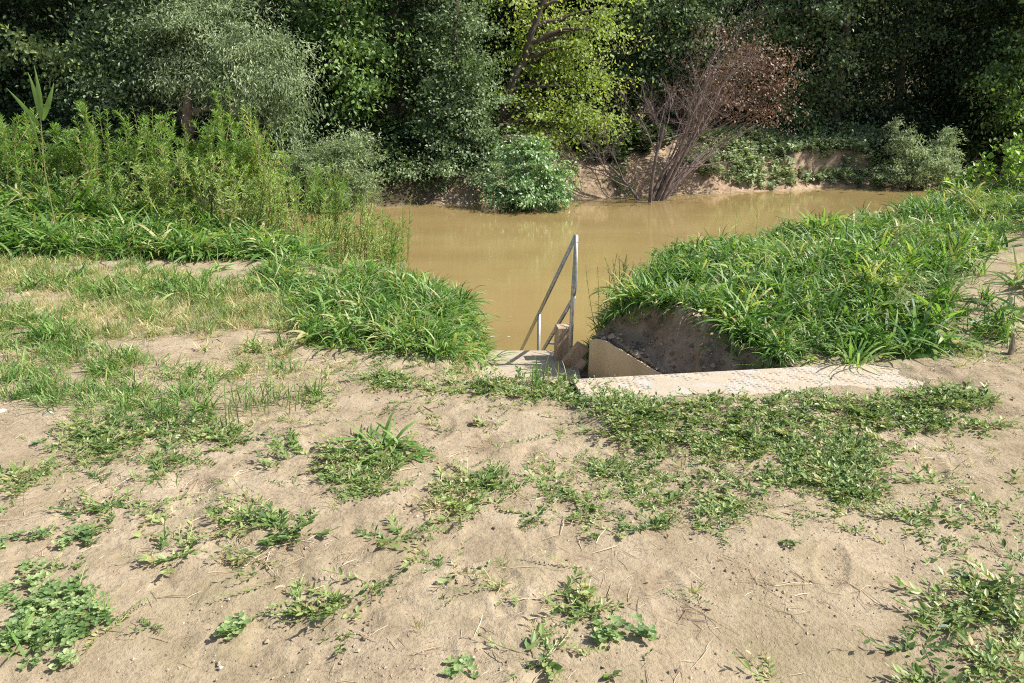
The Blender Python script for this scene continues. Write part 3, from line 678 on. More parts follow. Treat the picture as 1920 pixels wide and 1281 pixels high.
# neighbours just beyond the frame that shade the right bank
for (x, y, lab, sd_) in ((21, 25.5, 'tall tree beyond the right edge leaning over the bend of the river', 21), (25, 30, 'tall tree on the bank behind the right edge of the view', 22)):
    b = np.array([x, y, gz(x, y)]); rr = np.random.default_rng(sd_)
    tree('oak_tree', lab, 'tree', b, [b, b+[0, 0, 6], b+[0, 0, 12]], [], 'dark', QLEAF, .2, limbs=0, group=TG, r0=.25,
      upper=[(b+[rr.uniform(-1, 1), rr.uniform(-1, 1), zz], np.array([3, 3, 1.8])) for zz in (2, 4.5, 7, 9.5, 12)]) if False else None
# far wood: one mass
g = G(); r = np.random.default_rng(77); bl = []
for k in range(230):
    x = r.uniform(-32, 40); y = r.uniform(31.5, 40)+.0*x; z = r.uniform(-1, 11)
    bl.append((np.array([x, y, z]), np.array([r.uniform(1.6, 2.8), 1.5, r.uniform(1.3, 2.2)])))
for k in range(34):
    bl.append((np.array([r.uniform(18.5, 27), r.uniform(28.6, 31), r.uniform(-.5, 13)]), np.array([2.2, 1.4, 1.8])))
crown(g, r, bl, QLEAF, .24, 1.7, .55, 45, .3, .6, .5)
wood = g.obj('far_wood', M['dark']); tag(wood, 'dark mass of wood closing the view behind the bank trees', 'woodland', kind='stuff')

# split stub of the old willow
b = atY(352, 222, 22.9); g = G()
tube(g, [b+[0, 0, -1.2], b, b+[.06, 0, .45], b+[.12, 0, .95]], [.2, .17, .13, .03], 8); tube(g, [b+[.02, -.05, .1], b+[.5, -.05, .25], b+[1.0, 0, .30]], [.11, .08, .05], 7)
tag(g.obj('split_trunk', M['barkl'], smooth=True, loc=b+[0, 0, -1.2]), 'pale torn trunk stub with a broken limb below the grey willow', 'tree stump')

# bushes at the waterline
b = atz(985, 392, WATER); b = np.array([b[0], b[1]+.6, WATER-.2])
tree('riverside_bush', 'dense glossy green bush rising straight out of the water in mid river bank', 'bush', b, [b, b+[.1, 0, .6], b+[.2, 0, 1.3]],
    [blob(985, 355, 21.6, 68, 32, .9), blob(990, 315, 21.8, 55, 35, .8), blob(1030, 320, 21.8, 38, 30), blob(950, 350, 21.7, 42, 34), blob(1040, 355, 21.6, 32, 30), blob(985, 282, 22, 40, 26), blob(1010, 268, 22, 20, 16), blob(1000, 372, 21.3, 62, 18, .6)],
    'bushy', QLEAF, .095, cover=3.4, clus=.11, per=24, r0=.05, limbs=30, shell=.6)
b = gbase(1720, 26.3); 
tree('riverside_bush', 'pale feathery willow bush standing at the waterline on the right', 'bush', b, [b, b+[0, 0, .6], b+[.1, 0, 1.4]],
    [blob(1690, 265, 26, 22, 28), blob(1765, 275, 26, 26, 30), blob(1720, 300, 25.8, 55, 32), blob(1700, 325, 25.6, 45, 20), blob(1770, 315, 25.8, 30, 28), blob(1670, 330, 25.7, 35, 18), blob(1675, 240, 26, 8, 16), blob(1745, 325, 25.6, 45, 18), blob(1780, 245, 26, 8, 14)],
    'pale', QNARROW, .11, cover=3.0, clus=.11, per=24, r0=.05, limbs=30, droop=0, shell=.3)
b = gbase(640, 22.2)
tree('riverside_bush', 'silvery willow bush by the water at the foot of the bright poplar', 'bush', b, [b, b+[0, 0, .7], b+[.1, 0, 1.5]],
    [blob(640, 300, 21.7, 55, 45), blob(675, 330, 21.5, 30, 45), blob(600, 320, 21.7, 50, 40), blob(640, 360, 21.4, 60, 25), blob(665, 275, 21.8, 28, 22), blob(560, 310, 21.9, 40, 40)],
    'silver', QNARROW, .10, cover=2.7, clus=.18, per=50, r0=.05, limbs=20, droop=.1)
b = gbase(800, 23.2)
tree('riverside_bush', 'shaded low bush on the dark earth bank beneath the grey green tree', 'bush', b, [b, b+[0, 0, .5], b+[.1, 0, 1.]],
    [blob(780, 315, 22.9, 45, 25), blob(860, 320, 22.8, 50, 28), blob(740, 320, 23, 35, 25), blob(905, 330, 22.7, 30, 25)],
    'grey', QLEAF, .09, cover=2.4, clus=.2, per=45, r0=.05, limbs=16)

# withered shrub: bare twigs on the left, brown leaves on the right
base = atz(1222, 364, WATER+.25); base[1] += .4; base[2] = gz(base[0], base[1])-.05
root = empty('withered_shrub', base, 'leaning bare shrub with purplish twigs and withered brown leaves on its right side', 'dead shrub')
r = np.random.default_rng(5); gs = G(); gt = G(); tips = []
def grow(p, d, L, rad, lev):
    n = 6 if lev < 2 else 4; pts = [p]; dd = d.copy()
    for k in range(n):
        dd = norm(dd+r.normal(0, .10+.03*lev, 3)+[.02, 0, .05 if lev > 0 else 0]); pts.append(pts[-1]+dd*L/n)
    pts = np.array(pts); tube(gs if lev < 2 else gt, pts-base, np.linspace(rad, rad*.45, n+1), 6 if lev < 2 else 3, .5, False)
    if lev >= 4: tips.append((pts[-1], dd)); return
    for k in range([4, 5, 5, 5][lev]):
        s = r.uniform(.3 if lev else .5, 1); q_ = pts[min(n, int(s*n))]; nd_ = norm(dd+r.normal(0, .62, 3)*[1, .8, .9]); grow(q_, nd_, L*r.uniform(.45, .75), rad*.42, lev+1)
for px, py, L in ((1285, 215, 3.0), (1345, 185, 3.5), (1350, 235, 3.3), (1235, 225, 2.7), (1165, 255, 2.0)):
    tgt = atY(px, py, base[1]+r.uniform(-.4, .8)); grow(base+r.normal(0, .12, 3)*[1, 1, 0], norm(tgt-base), L, .065, 0)
gs.obj('stems', M['twig'], root, True); gt.obj('twigs', M['twig'], root)
g = G(); crown(g, r, [blob(1425, 120, 25.2, 48, 42), blob(1445, 160, 25, 38, 40), blob(1440, 215, 24.8, 28, 28), blob(1400, 90, 25.4, 38, 30), blob(1350, 60, 25.6, 28, 34), blob(1345, 160, 24.8, 60, 70), blob(1465, 110, 25, 30, 30), blob(1410, 190, 24.9, 40, 40)], QLEAF, .085, .85, .26, 12, .4, .6, .2)
for k in range(len(g.v)): g.v[k] = g.v[k]-base
g.obj('withered_leaves', M['brown'], root)
g = G()
for k in range(26):
    tgt = atY(r.uniform(1330, 1470), r.uniform(60, 230), 25.2+r.uniform(-.4, .4)); m = (base+tgt)/2+[-.2, 0, .5]; pp = bez([base, m, tgt], 9); pp[1:-1] += r.normal(0, .03, (7, 3)); tube(g, pp-base, np.linspace(.03, .005, 9), 4, .5, False)
g.obj('arching_branches', M['twig'], root)

# low growth on the far bank
def bank_scatter(E, dens, bounds, seed): return scatter(E, dens, bounds, .8, .4, seed)
def herb(r, n, H, L, tint=(.2, .8), proto=QLEAF, spread=.5):
    g = G()
    for k in range(3):
        d = norm(np.array([r.normal(0, spread), r.normal(0, spread), 1.])); P = d*np.linspace(.1, 1, n)[:, None]*H*r.uniform(.6, 1)
        dd = norm(np.concatenate([r.normal(0, 1, (n, 2)), r.uniform(-.2, .6, (n, 1))], 1))
        inst(g, proto, P, frame(dd, np.array([0, 0, 1.])+r.normal(0, .3, (n, 3))), L*r.uniform(.6, 1.2, n), r.uniform(*tint, n))
    return g.arr()
HBS = None
HB = [herb(rng, 12, .35, .11) for k in range(6)]
E = [(1560, 335, 80, 14, .5), (1500, 268, 170, 30, 1), (1600, 285, 70, 34, 1), (1630, 320, 40, 30, .8), (1400, 325, 90, 22, .9), (1330, 300, 60, 30, .7), (1440, 345, 60, 10, .3), (1620, 330, 30, 25, .9), (1165, 358, 28, 10, .5), (1150, 330, 60, 18, .12), (1380, 270, 80, 20, .8)]
pts = bank_scatter(E, 90, (1, 16, 23, 33), 71)
tag(allP(HB, 'bank_undergrowth', M['pale'], pts, (.6, 1.3), .25), 'low sage green herbs covering the eroded far bank', 'undergrowth', kind='stuff')
E = [(300, 290, 460, 90, 1), (820, 320, 110, 28, .5), (1150, 270, 90, 40, .7), (1790, 300, 130, 50, .8), (-50, 330, 300, 90, 1)]
pts = bank_scatter(E, 40, (-20, 20, 19.6, 33), 73)
tag(allP(HB, 'forest_undergrowth', M['dark'], pts, (1., 2.2), .25), 'shadowed leafy undergrowth beneath the far bank trees', 'undergrowth', kind='stuff')
# roots, drift logs
g = G(); a_ = atz(780, 384, WATER); b_ = atz(835, 386, WATER); tube(g, [a_+[0, .5, .05], (a_+b_)/2+[0, .45, .10], b_+[0, .5, .04]], [.05, .045, .02], 7)
tag(g.obj('driftwood_log', M['barkl'], smooth=True, loc=a_+[0, .5, 0]), 'pale drift log stranded at the waterline below the shaded bush', 'log')
g = G(); r = np.random.default_rng(15)
for k in range(60):
    px = r.uniform(715, 900); p = atY(px, 352, 22.6); p[2] = WATER+r.uniform(.15, .7); p[1] = 22.6+(p[2]-WATER)*.6
    d = np.array([r.normal(0, .35), -.25, -r.uniform(.2, .6)]); tube(g, [p, p+d*.5+[0, -.06, .03], p+d], [.014, .010, .004], 4, .5, False)
tag(g.obj('exposed_roots', M['twig']), 'tangle of bare roots hanging from the shaded bank', 'roots', kind='stuff')
p = atz(1538, 349, WATER+.1); p[1] += .35; p[2] = gz(p[0], p[1])
g = G(); tube(g, [p+[-.05, 0, -.05], p+[-.12, .05, .35], p+[-.16, .1, .75]], [.04, .035, .02], 6); tag(g.obj('dead_branch', M['barkl'], loc=p), 'pale broken stake poking from the cut bank near the right shrub', 'branch')

# ------------------------------------------------------------------ near bank: tall growth on the left
def shoot(g, gsx, r, base, top, nl, LL, side=0, arch=.1, tint=(.2, .8), proto=LANCE, sr=.006):
    mid = (base+top)/2+np.array([r.normal(0, arch), r.normal(0, arch*.5), .05]); P = bez([base, mid, top], 12)
    tube(gsx, P, np.linspace(sr, sr*.35, 12), 4, r.uniform(.1, .9), False)
    t = np.sort(r.beta(2.2, 1.1, nl))*.97+.03; i = t*11; i0 = np.minimum(i.astype(int), 10); f = (i-i0)[:, None]; Q = P[i0]*(1-f)+P[i0+1]*f
    tan = norm(P[i0+1]-P[i0]); az = np.arange(nl)*2.4+r.uniform(0, 6); o = np.stack([np.cos(az), np.sin(az), np.zeros(nl)], -1)
    d = norm(o*r.uniform(.5, 1.1, nl)[:, None]+tan*r.uniform(.55, 1.3, nl)[:, None])
    sz = LL*r.uniform(.6, 1.15, nl)*np.interp(t, [0, .3, .85, 1], [.8, 1.1, 1, .5])
    inst(g, proto, Q, frame(d, tan+r.normal(0, .25, (nl, 3))), sz, r.uniform(*tint, nl)*np.interp(t, [0, .3, 1], [1.25, 1, .9]))
    return P
def shrub(name, label, tops, Y, mat, n_side=3, LL=.085, nl=46, proto=LANCE, cat='shrub', group=None, spreadx=.07, seed=0, tint=(.2, .8), minlen=.5):
    r = np.random.default_rng(seed+sum(map(ord, label))); g = G(); gs_ = G(); first = None
    for (px, py) in tops:
        yy = Y+r.uniform(-.35, .35); top = atY(px, py-4-r.exponential(14), yy); bx = top[0]-r.uniform(-.05, .35)-.05; by = yy+r.uniform(-.1, .3); bs = np.array([bx, by, gz(bx, by)-.03])
        if top[2]-bs[2] < minlen: top[2] = bs[2]+minlen
        if first is None: first = bs
        P = shoot(g, gs_, r, bs, top, int(nl*1.5), LL, tint=tint, proto=proto, sr=.007)
        for k in range(n_side+1):
            s = P[r.integers(3, 10)]; h = (top[2]-s[2])*r.uniform(.4, .95)+.08
            shoot(g, gs_, r, s, s+np.array([r.normal(0, spreadx)*1.6, r.normal(0, .15), h]), int(nl*.6), LL*.9, tint=tint, proto=proto, arch=.05, sr=.0045)
    root = empty(name, first, label, cat, group)
    for q_ in (g, gs_):
        for k in range(len(q_.v)): q_.v[k] = q_.v[k]-first
    g.obj('foliage', M[mat], root); gs_.obj('stems', M['stem'], root); return root
r = np.random.default_rng(3)
def row(x0, x1, y0, y1, n): return [(r.uniform(x0, x1), r.uniform(y0, y1)) for k in range(n)]
WG = 'willow shoots on the left bank'
shrub('willow_shoots', 'leafy willow shoots at the left edge beside the reed', row(-40, 50, 235, 300, 9)+[(45, 235), (30, 260)], 8.6, 'willowleaf', group=WG, nl=60)
shrub('willow_shoots', 'clump of willow shoots just right of the reed', [(150, 212), (158, 232), (180, 232), (200, 226), (240, 245), (122, 262), (108, 285), (140, 262)]+row(100, 250, 260, 330, 8), 8.7, 'willowleaf', group=WG, nl=60)
shrub('willow_shoots', 'clump of willow shoots topped by a pale feathery tip in front of the torn stub', [(285, 212), (300, 235), (322, 246), (345, 262), (275, 250), (265, 275)]+row(250, 380, 270, 340, 9), 8.8, 'willowleaf', group=WG, nl=60)
shrub('willow_shoots', 'tallest leafy willow shoots below the low grey willow', [(402, 208), (420, 210), (388, 240), (436, 232), (410, 250), (440, 262)]+row(380, 470, 260, 340, 8), 8.8, 'willowleaf', group=WG, nl=66)
shrub('willow_shoots', 'yellow tinged willow shoot standing alone against the dark wood', [(478, 205), (470, 225), (492, 262), (505, 255), (500, 290)]+row(470, 540, 290, 350, 7), 8.9, 'willowleaf', group=WG, nl=46, tint=(.4, 1))
shrub('willow_shoots', 'lower willow shoots leaning out towards the silvery bush', row(530, 660, 300, 390, 14), 9.2, 'willowleaf', group=WG, nl=60, tint=(.2, .7))
shrub('willow_shoots', 'willow sprays hanging over the brown water left of the rail', [(770, 402), (755, 412), (735, 425), (715, 395), (700, 410), (690, 388), (745, 440), (720, 450), (665, 400), (700, 470)]+row(640, 760, 415, 470, 9), 9.0, 'willowleaf', group=WG, nl=50, LL=.085, minlen=.3, n_side=2)
for lab, x0, x1, y0, y1, n, Y_, tt_ in (('thin yellowish stalked weeds filling the middle of the left thicket', 240, 420, 300, 400, 26, 8.2, (.3, 1)), ('fine feathery weeds at the right end of the left thicket', 420, 560, 300, 420, 28, 8.0, (.3, 1)), ('reddish stalked wispy weeds sloping to the water', 560, 720, 380, 480, 30, 8.3, (.4, 1)), ('green wispy weeds behind the reed in the left thicket', 60, 240, 320, 400, 22, 8.2, (.1, .7))):
    shrub('wispy_weeds', lab, row(x0, x1, y0, y1, n), Y_, 'wisp', n_side=1, LL=.062, nl=50, cat='weed', group='wispy weeds in the left thicket', tint=tt_, minlen=.35)
# reed
b = atY(86, 330, 7.3); b[2] = gz(b[0], b[1]); root = empty('reed', b, 'single tall reed with long upright blades at the far left', 'reed')
g = G(); st = [b, atY(84, 320, 7.3), atY(76, 225, 7.3)]; tube(g, np.array(st)-b, [.006, .005, .004], 6); g.obj('stem', M['stem'], root)
def bladeP(g, P, W, tn=.5):
    P = np.array(P); n = len(P); t = np.linspace(0, 1, n); wd = W*np.interp(t, [0, .2, .55, 1], [.5, 1, .9, .03])/2; tan = norm(np.gradient(P, axis=0)); sd = norm(np.cross(tan, [0, -1, .2]))
    V = np.stack([P-sd*wd[:, None], P+[0, -.003, 0], P+sd*wd[:, None]], 1).reshape(-1, 3); i = np.arange(n-1)*3
    g.add(V, np.concatenate([np.stack([i, i+1, i+4, i+3], -1), np.stack([i+1, i+2, i+5, i+4], -1)]), None, tn)
for (s0, m_, tip, W_) in (((78, 225), (70, 180), (52, 135), .055), ((78, 222), (76, 180), (64, 122), .05), ((79, 225), (92, 195), (101, 155), .055), ((74, 236), (50, 205), (12, 165), .045), ((76, 290), (62, 220), (40, 195), .022), ((80, 300), (96, 270), (125, 262), .02)):
    g = G(); bladeP(g, bez([atY(*s0, 7.3), atY(*m_, 7.25), atY(*tip, 7.3)], 9)-b, W_, rng.uniform(.45, .8)); g.obj('blade', M['lush'], root, True)

# ------------------------------------------------------------------ grasses of the near bank
def worldpts(n, x0, x1, y0, y1, f=None, clump=.35, thr=.6, seed=1):
    x = rng.uniform(x0, x1, n); y = rng.uniform(y0, y1, n); d = np.clip(.75+thr*2*fbm(x, y, clump, 3, seed), 0, 1)
    if f is not None: d = d*f(x, y)
    k = rng.random(n) < d; x = x[k]; y = y[k]; return np.stack([x, y, hz(x, y)-.01], -1)
# deep grass left: level ground behind the sandy lip
pts = worldpts(2600, -6.8, -1.9, 7.05, 9.2, lambda x, y: ss(-x-.9*(y-7.2), 2.1-.9, 2.4-.9), seed=81)
sc_ = rng.uniform(.55, 1.1, len(pts))*(1+.45*ss(pts[:, 1], 7.3, 8.6)+.5*ss(-pts[:, 0], 3.9, 5))
tag(allP(LUSH+FAT[:2]+TUFT, 'deep_grass', M['lush'], pts, sc_, .2), 'deep bright grass on the left below the willow shoots', 'grass', kind='stuff')
pts2 = pts[rng.random(len(pts)) < .28]+[.03, -.03, 0]
tag(allP(TUFT+SHORT, 'pale_grass', M['thin'], pts2, (.5, .95), .3), 'paler grass stems mixed into the deep grass on the left', 'grass', kind='stuff')
# slope left of the steps
E = [(900, 640, 60, 60, 1), (640, 570, 90, 50, .9), (720, 610, 150, 50, 1), (830, 620, 95, 60, 1), (850, 580, 80, 60, 1), (870, 660, 70, 35, .9), (560, 530, 90, 30, .6), (700, 560, 120, 45, 1)]
pts = scatter(E, 240, (-2.6, -.12, 4.1, 8.4), .35, .8, 82); 
tag(allP(LUSH[:6]+TUFT+SHORT[:3]+TUFT, 'slope_grass', M['lush'], pts, (.32, .72), .4), 'thick green grass on the slope left of the landing', 'grass', kind='stuff')
# right mound
def mound(x, y):
    px, py = proj(x, y, hz(x, y))
    wd = np.where(y > 5.34, x-.60, (x-.565)*.828+(y-5.34)*.561)
    lim = np.interp(y, [4.2, 4.5, 5.0, 5.4, 5.8, 6.4], [.24, .28, .29, .20, .04, .0])
    d = ss(wd-lim+.10*fbm(x, y, .3, 2, 3), 0, .10)*ss(x, .5, .62)
    d *= ss(y-(4.03+.1465*(x-.335)), .11, .18)
    d *= 1-.65*ss(px, 1640, 1800)*ss(py, 415, 450)
    d *= 1-.92*ss(px, 1830, 1890)*ss(py, 425, 450)*ss(-py, -560, -520)
    return d
pts = worldpts(5600, .5, 6.8, 4.3, 10.2, mound, .45, .45, 83)
dd_ = rng.random(len(pts)) < np.clip(1.2-.06*(pts[:, 1]-4), .4, 1)
sc_ = rng.uniform(.48, .92, len(pts))*(1-.28*ss(pts[:, 1], 6.3, 8))*(1-.38*ss(-pts[:, 0], -1.9, -1.0)*ss(pts[:, 1], 5.3, 6.2))*(1+.5*fbm(pts[:, 0], pts[:, 1], .6, 2, 8))
tag(allP(LUSH+LUSH[8:]+FAT+TUFT, 'mound_grass', M['lush'], pts[dd_], sc_[dd_], .4), 'lush broad bladed grass covering the mound right of the steps', 'grass', kind='stuff')
pts2 = worldpts(420, .5, 6.8, 4.3, 10.2, mound, .5, 1.2, 283)
tag(allP(TUFT+SHORT+DRY, 'faded_grass', M['thin'], pts2, (.45, .95), .4), 'paler and drier grass mixed through the right mound', 'grass', kind='stuff')
yy_ = np.linspace(4.36, 5.9, 46)+rng.normal(0, .03, 46); wq = .38+rng.normal(0, .04, 46); xx_ = np.where(yy_ > 5.34, .60+wq*.5, .565+(wq-(yy_-5.34)*.561)/.828)
tag(allP(TUFT, 'overhanging_grass', M['lush'], np.stack([xx_, yy_, hz(xx_, yy_)+.0], -1), (.35, .65), .45, az=None), 'long grass hanging over the rim of the dark earth cut', 'grass', kind='stuff')
pts = worldpts(2600, .5, 6.8, 4.3, 10, mound, .3, .5, 84)
HS = [herb(rng, 16, .16, .032, proto=KLEAF, spread=.9) for k in range(4)]
tag(allP(HS+SHORT[:3], 'mound_herbs', M['knot'], pts, (.7, 1.3), .3), 'small leafy herbs among the grass of the right mound', 'herbs', kind='stuff')
pts = worldpts(750, .45, 1.5, 5.55, 7.6, lambda x, y: ss(x, .5, .62), .3, .2, 85)
tag(allP(SHORT+LUSH[:3], 'rim_grass', M['lush'], pts, (.35, .62), .35), 'short tufted grass at the low tip of the mound beside the handrail', 'grass', kind='stuff')
# half dry short grass, left
E = [(90, 510, 200, 45, 1), (330, 560, 260, 50, .9), (560, 560, 120, 40, .8), (480, 610, 160, 35, .7), (60, 600, 140, 45, .8), (430, 660, 100, 35, .5), (550, 680, 60, 25, .4), (250, 620, 200, 25, .35)]
pts = scatter(E, 230, (-5, -.8, 4.2, 7.6), .3, 1.5, 86)
pts = clear_strip(pts)
tag(allP(SHORT+MIX, 'short_grass', M['thin'], pts, (.5, 1.0), .3), 'short half green grass across the left of the clearing', 'grass', kind='stuff')
E2 = [(120, 510, 220, 45, 1), (330, 590, 300, 45, 1), (560, 600, 120, 40, .9), (420, 690, 200, 30, .5), (60, 620, 140, 45, .5)]
pts = scatter(E2, 190, (-5, -.8, 4.0, 7.4), .3, 1.3, 87)
pts = clear_strip(pts)
tag(allP(DRY, 'dry_grass', M['thin'], pts, (.5, 1.0), .4), 'straw coloured dead grass on the left side', 'grass', kind='stuff')
E3 = [(90, 720, 140, 50, 1), (250, 745, 160, 40, .9), (330, 700, 120, 35, .6), (150, 690, 150, 35, .8), (60, 640, 110, 30, .9), (400, 790, 60, 20, .3)]
pts = scatter(E3, 260, (-4, -1, 3, 5.6), .25, 1.1, 88)
tag(allP(MIX+SHORT[:2], 'matted_grass', M['lush'], pts, (.6, 1.1), .5), 'flattened matted grass at the left edge', 'grass', kind='stuff')
E5 = [(330, 555, 110, 30, .9), (560, 545, 110, 35, .9), (180, 560, 90, 25, .6), (430, 520, 80, 18, .7), (80, 530, 90, 20, .5), (250, 600, 60, 15, .4), (480, 650, 60, 18, .5), (620, 640, 60, 20, .6)]
pts = scatter(E5, 150, (-4.6, -.8, 4.2, 7.2), .25, 1.4, 187)
pts = clear_strip(pts)
tag(allP(MIX+LUSH[:3]+FAT[:2], 'green_clumps', M['lush'], pts, (.35, .75), .5), 'loose green leafy clumps among the dry grass', 'grass', kind='stuff')
# lush strip left edge
E4 = [(40, 600, 110, 25, 1), (120, 640, 60, 15, .6), (280, 530, 90, 22, .5), (200, 545, 60, 15, .4)]
pts = scatter(E4, 60, (-5, -1.5, 4.5, 6.9), .3, .3, 89)
tag(allP(LUSH[:6], 'broad_grass', M['lush'], pts, (.35, .6), .4), 'broad bladed grass lying low near the left edge', 'grass', kind='stuff')

# ------------------------------------------------------------------ creeping weeds of the trodden soil
E = [(1350, 772, 150, 28, 1), (1540, 772, 200, 28, 1), (1300, 815, 120, 45, 1), (1470, 840, 190, 62, 1), (1590, 890, 80, 45, .9), (1690, 790, 110, 26, .8), (1600, 935, 60, 22, .6), (1420, 880, 120, 40, .8), (1200, 800, 80, 30, .8), (1760, 760, 90, 25, .7)]
b_ = pb(E); pts = scatter(E, 800, b_, .16, .9, 91)
tag(allP(KN, 'knotweed_carpet', M['knot'], pts, (.7, 1.1), .15), 'dense green knotweed carpet in front of the tread plate deck', 'ground cover', kind='stuff')
E = [(960, 728, 190, 16, .9), (1110, 745, 80, 20, 1), (1170, 775, 60, 18, 1), (730, 712, 55, 15, .8), (880, 700, 60, 15, .6), (1020, 735, 90, 14, 1)]
pts = scatter(E, 560, pb(E), .14, .8, 92)
tag(allP(KN, 'knotweed_strip', M['knot'], pts, (.7, 1.1), .2), 'strip of knotweed along the brink of the steps', 'ground cover', kind='stuff')
E = [(1230, 885, 130, 35, .45), (1260, 925, 110, 40, .4), (1060, 950, 80, 40, .35), (1160, 960, 110, 40, .35), (1350, 950, 80, 40, .3), (1080, 910, 90, 30, .2), (1250, 985, 90, 20, .3), (1330, 990, 80, 15, .3), (1130, 860, 60, 20, .2)]
pts = scatter(E, 800, pb(E), .12, 1.2, 93)
tag(allP(KN+RUNNER, 'sparse_knotweed', M['knot'], pts, (.6, 1.0), .15), 'thin straggling knotweed on the sand below the dense carpet', 'ground cover', kind='stuff')
E = [(280, 815, 170, 35, .9), (180, 830, 110, 35, .7), (330, 860, 70, 30, .5), (570, 845, 100, 35, .3), (430, 830, 60, 15, .3), (250, 880, 60, 20, .4)]
pts = scatter(E, 520, pb(E), .13, 1.0, 94)
tag(allP(KN, 'knotweed_mat', M['knot'], pts, (.7, 1.2), .15), 'patchy mat of broad knotweed on the left of the bare soil', 'ground cover', kind='stuff')
E = [(1850, 1130, 100, 55, .8), (1790, 1200, 90, 50, .5), (1870, 1240, 70, 45, .9), (1900, 1080, 60, 30, .7), (1760, 1120, 60, 18, .4), (1740, 1270, 40, 20, .5)]
pts = scatter(E, 560, pb(E), .12, 1.1, 95)
tag(allP(KN, 'corner_knotweed', M['knot'], pts, (.8, 1.25), .2), 'knotweed spreading in at the lower right corner', 'ground cover', kind='stuff')
E = [(90, 1035, 95, 50, 1), (50, 1110, 90, 40, .9), (110, 1150, 80, 45, .9), (60, 1220, 95, 55, 1), (20, 1060, 40, 40, .9)]
pts = scatter(E, 470, pb(E), .10, 1.4, 96)
tag(allP(CL, 'clover_patch', M['clover'], pts, (.65, 1.05), .25), 'pale green clover patch in the lower left corner', 'ground cover', kind='stuff')
E = [(300, 900, 380, 90, .10), (900, 860, 300, 90, .10), (1100, 930, 260, 90, .16), (650, 1000, 350, 100, .08), (1500, 980, 250, 60, .10), (1750, 850, 140, 60, .08), (500, 740, 300, 60, .2), (700, 700, 200, 40, .3), (200, 1100, 180, 120, .08), (1000, 1130, 300, 90, .04), (1800, 1000, 120, 60, .12), (1850, 660, 80, 30, .5), (1700, 655, 90, 15, .4), (860, 780, 160, 30, .1)]
pts = scatter(E, 420, (-3.6, 3.8, 1.4, 5.2), .2, 1.6, 97)
tag(allP(KN+RUNNER, 'stray_sprigs', M['knot'], pts, (.35, .9), .2), 'stray creeping sprigs dotted over the trodden soil', 'ground cover', kind='stuff')
pts = scatter(E, 160, (-3.6, 3.8, 1.4, 5.2), .3, 1.6, 98)
tag(allP(MIX+DRY[:2], 'stray_grass', M['thin'], pts, (.25, .6), .5), 'stray tufts of fine grass on the trodden soil', 'grass', kind='stuff')
BARE = []
for k in range(5):
    g = G()
    for j in range(int(rng.integers(3, 7))):
        a_ = rng.uniform(0, 6.28); L_ = rng.uniform(.04, .13); d_ = np.array([math.cos(a_), math.sin(a_), 0]); b_ = np.array([-d_[1], d_[0], 0])*rng.normal(0, .2)
        tube(g, [[0, 0, .002], d_*L_*.5+b_*L_*.5+[0, 0, .008], d_*L_+[0, 0, .003]], [.0011, .0009, .0005], 3, rng.random(), False)
    BARE.append(g.arr())
E = [(280, 900, 160, 30, .9), (230, 930, 120, 25, .7), (280, 830, 180, 50, .6), (668, 900, 110, 50, .7), (895, 930, 110, 40, .6), (1450, 850, 300, 100, .6), (1200, 930, 200, 70, .4), (500, 1020, 120, 70, .6), (1850, 1150, 110, 90, .7), (1560, 1110, 160, 50, .4), (1500, 1180, 220, 60, .25), (90, 1120, 110, 120, .5), (350, 690, 300, 70, .5), (1800, 700, 130, 50, .5), (1050, 1200, 150, 60, .4), (60, 990, 90, 20, .8), (740, 1040, 120, 40, .4)]
pts = scatter(E, 170, (-3.6, 3.8, 1.3, 5.4), .18, 1.2, 99)
tag(allP(BARE, 'dead_stems', M['straw'], pts, (.4, 1.1), .05), 'bare dead stems lying flat among the creeping weeds', 'dead stems', kind='stuff')
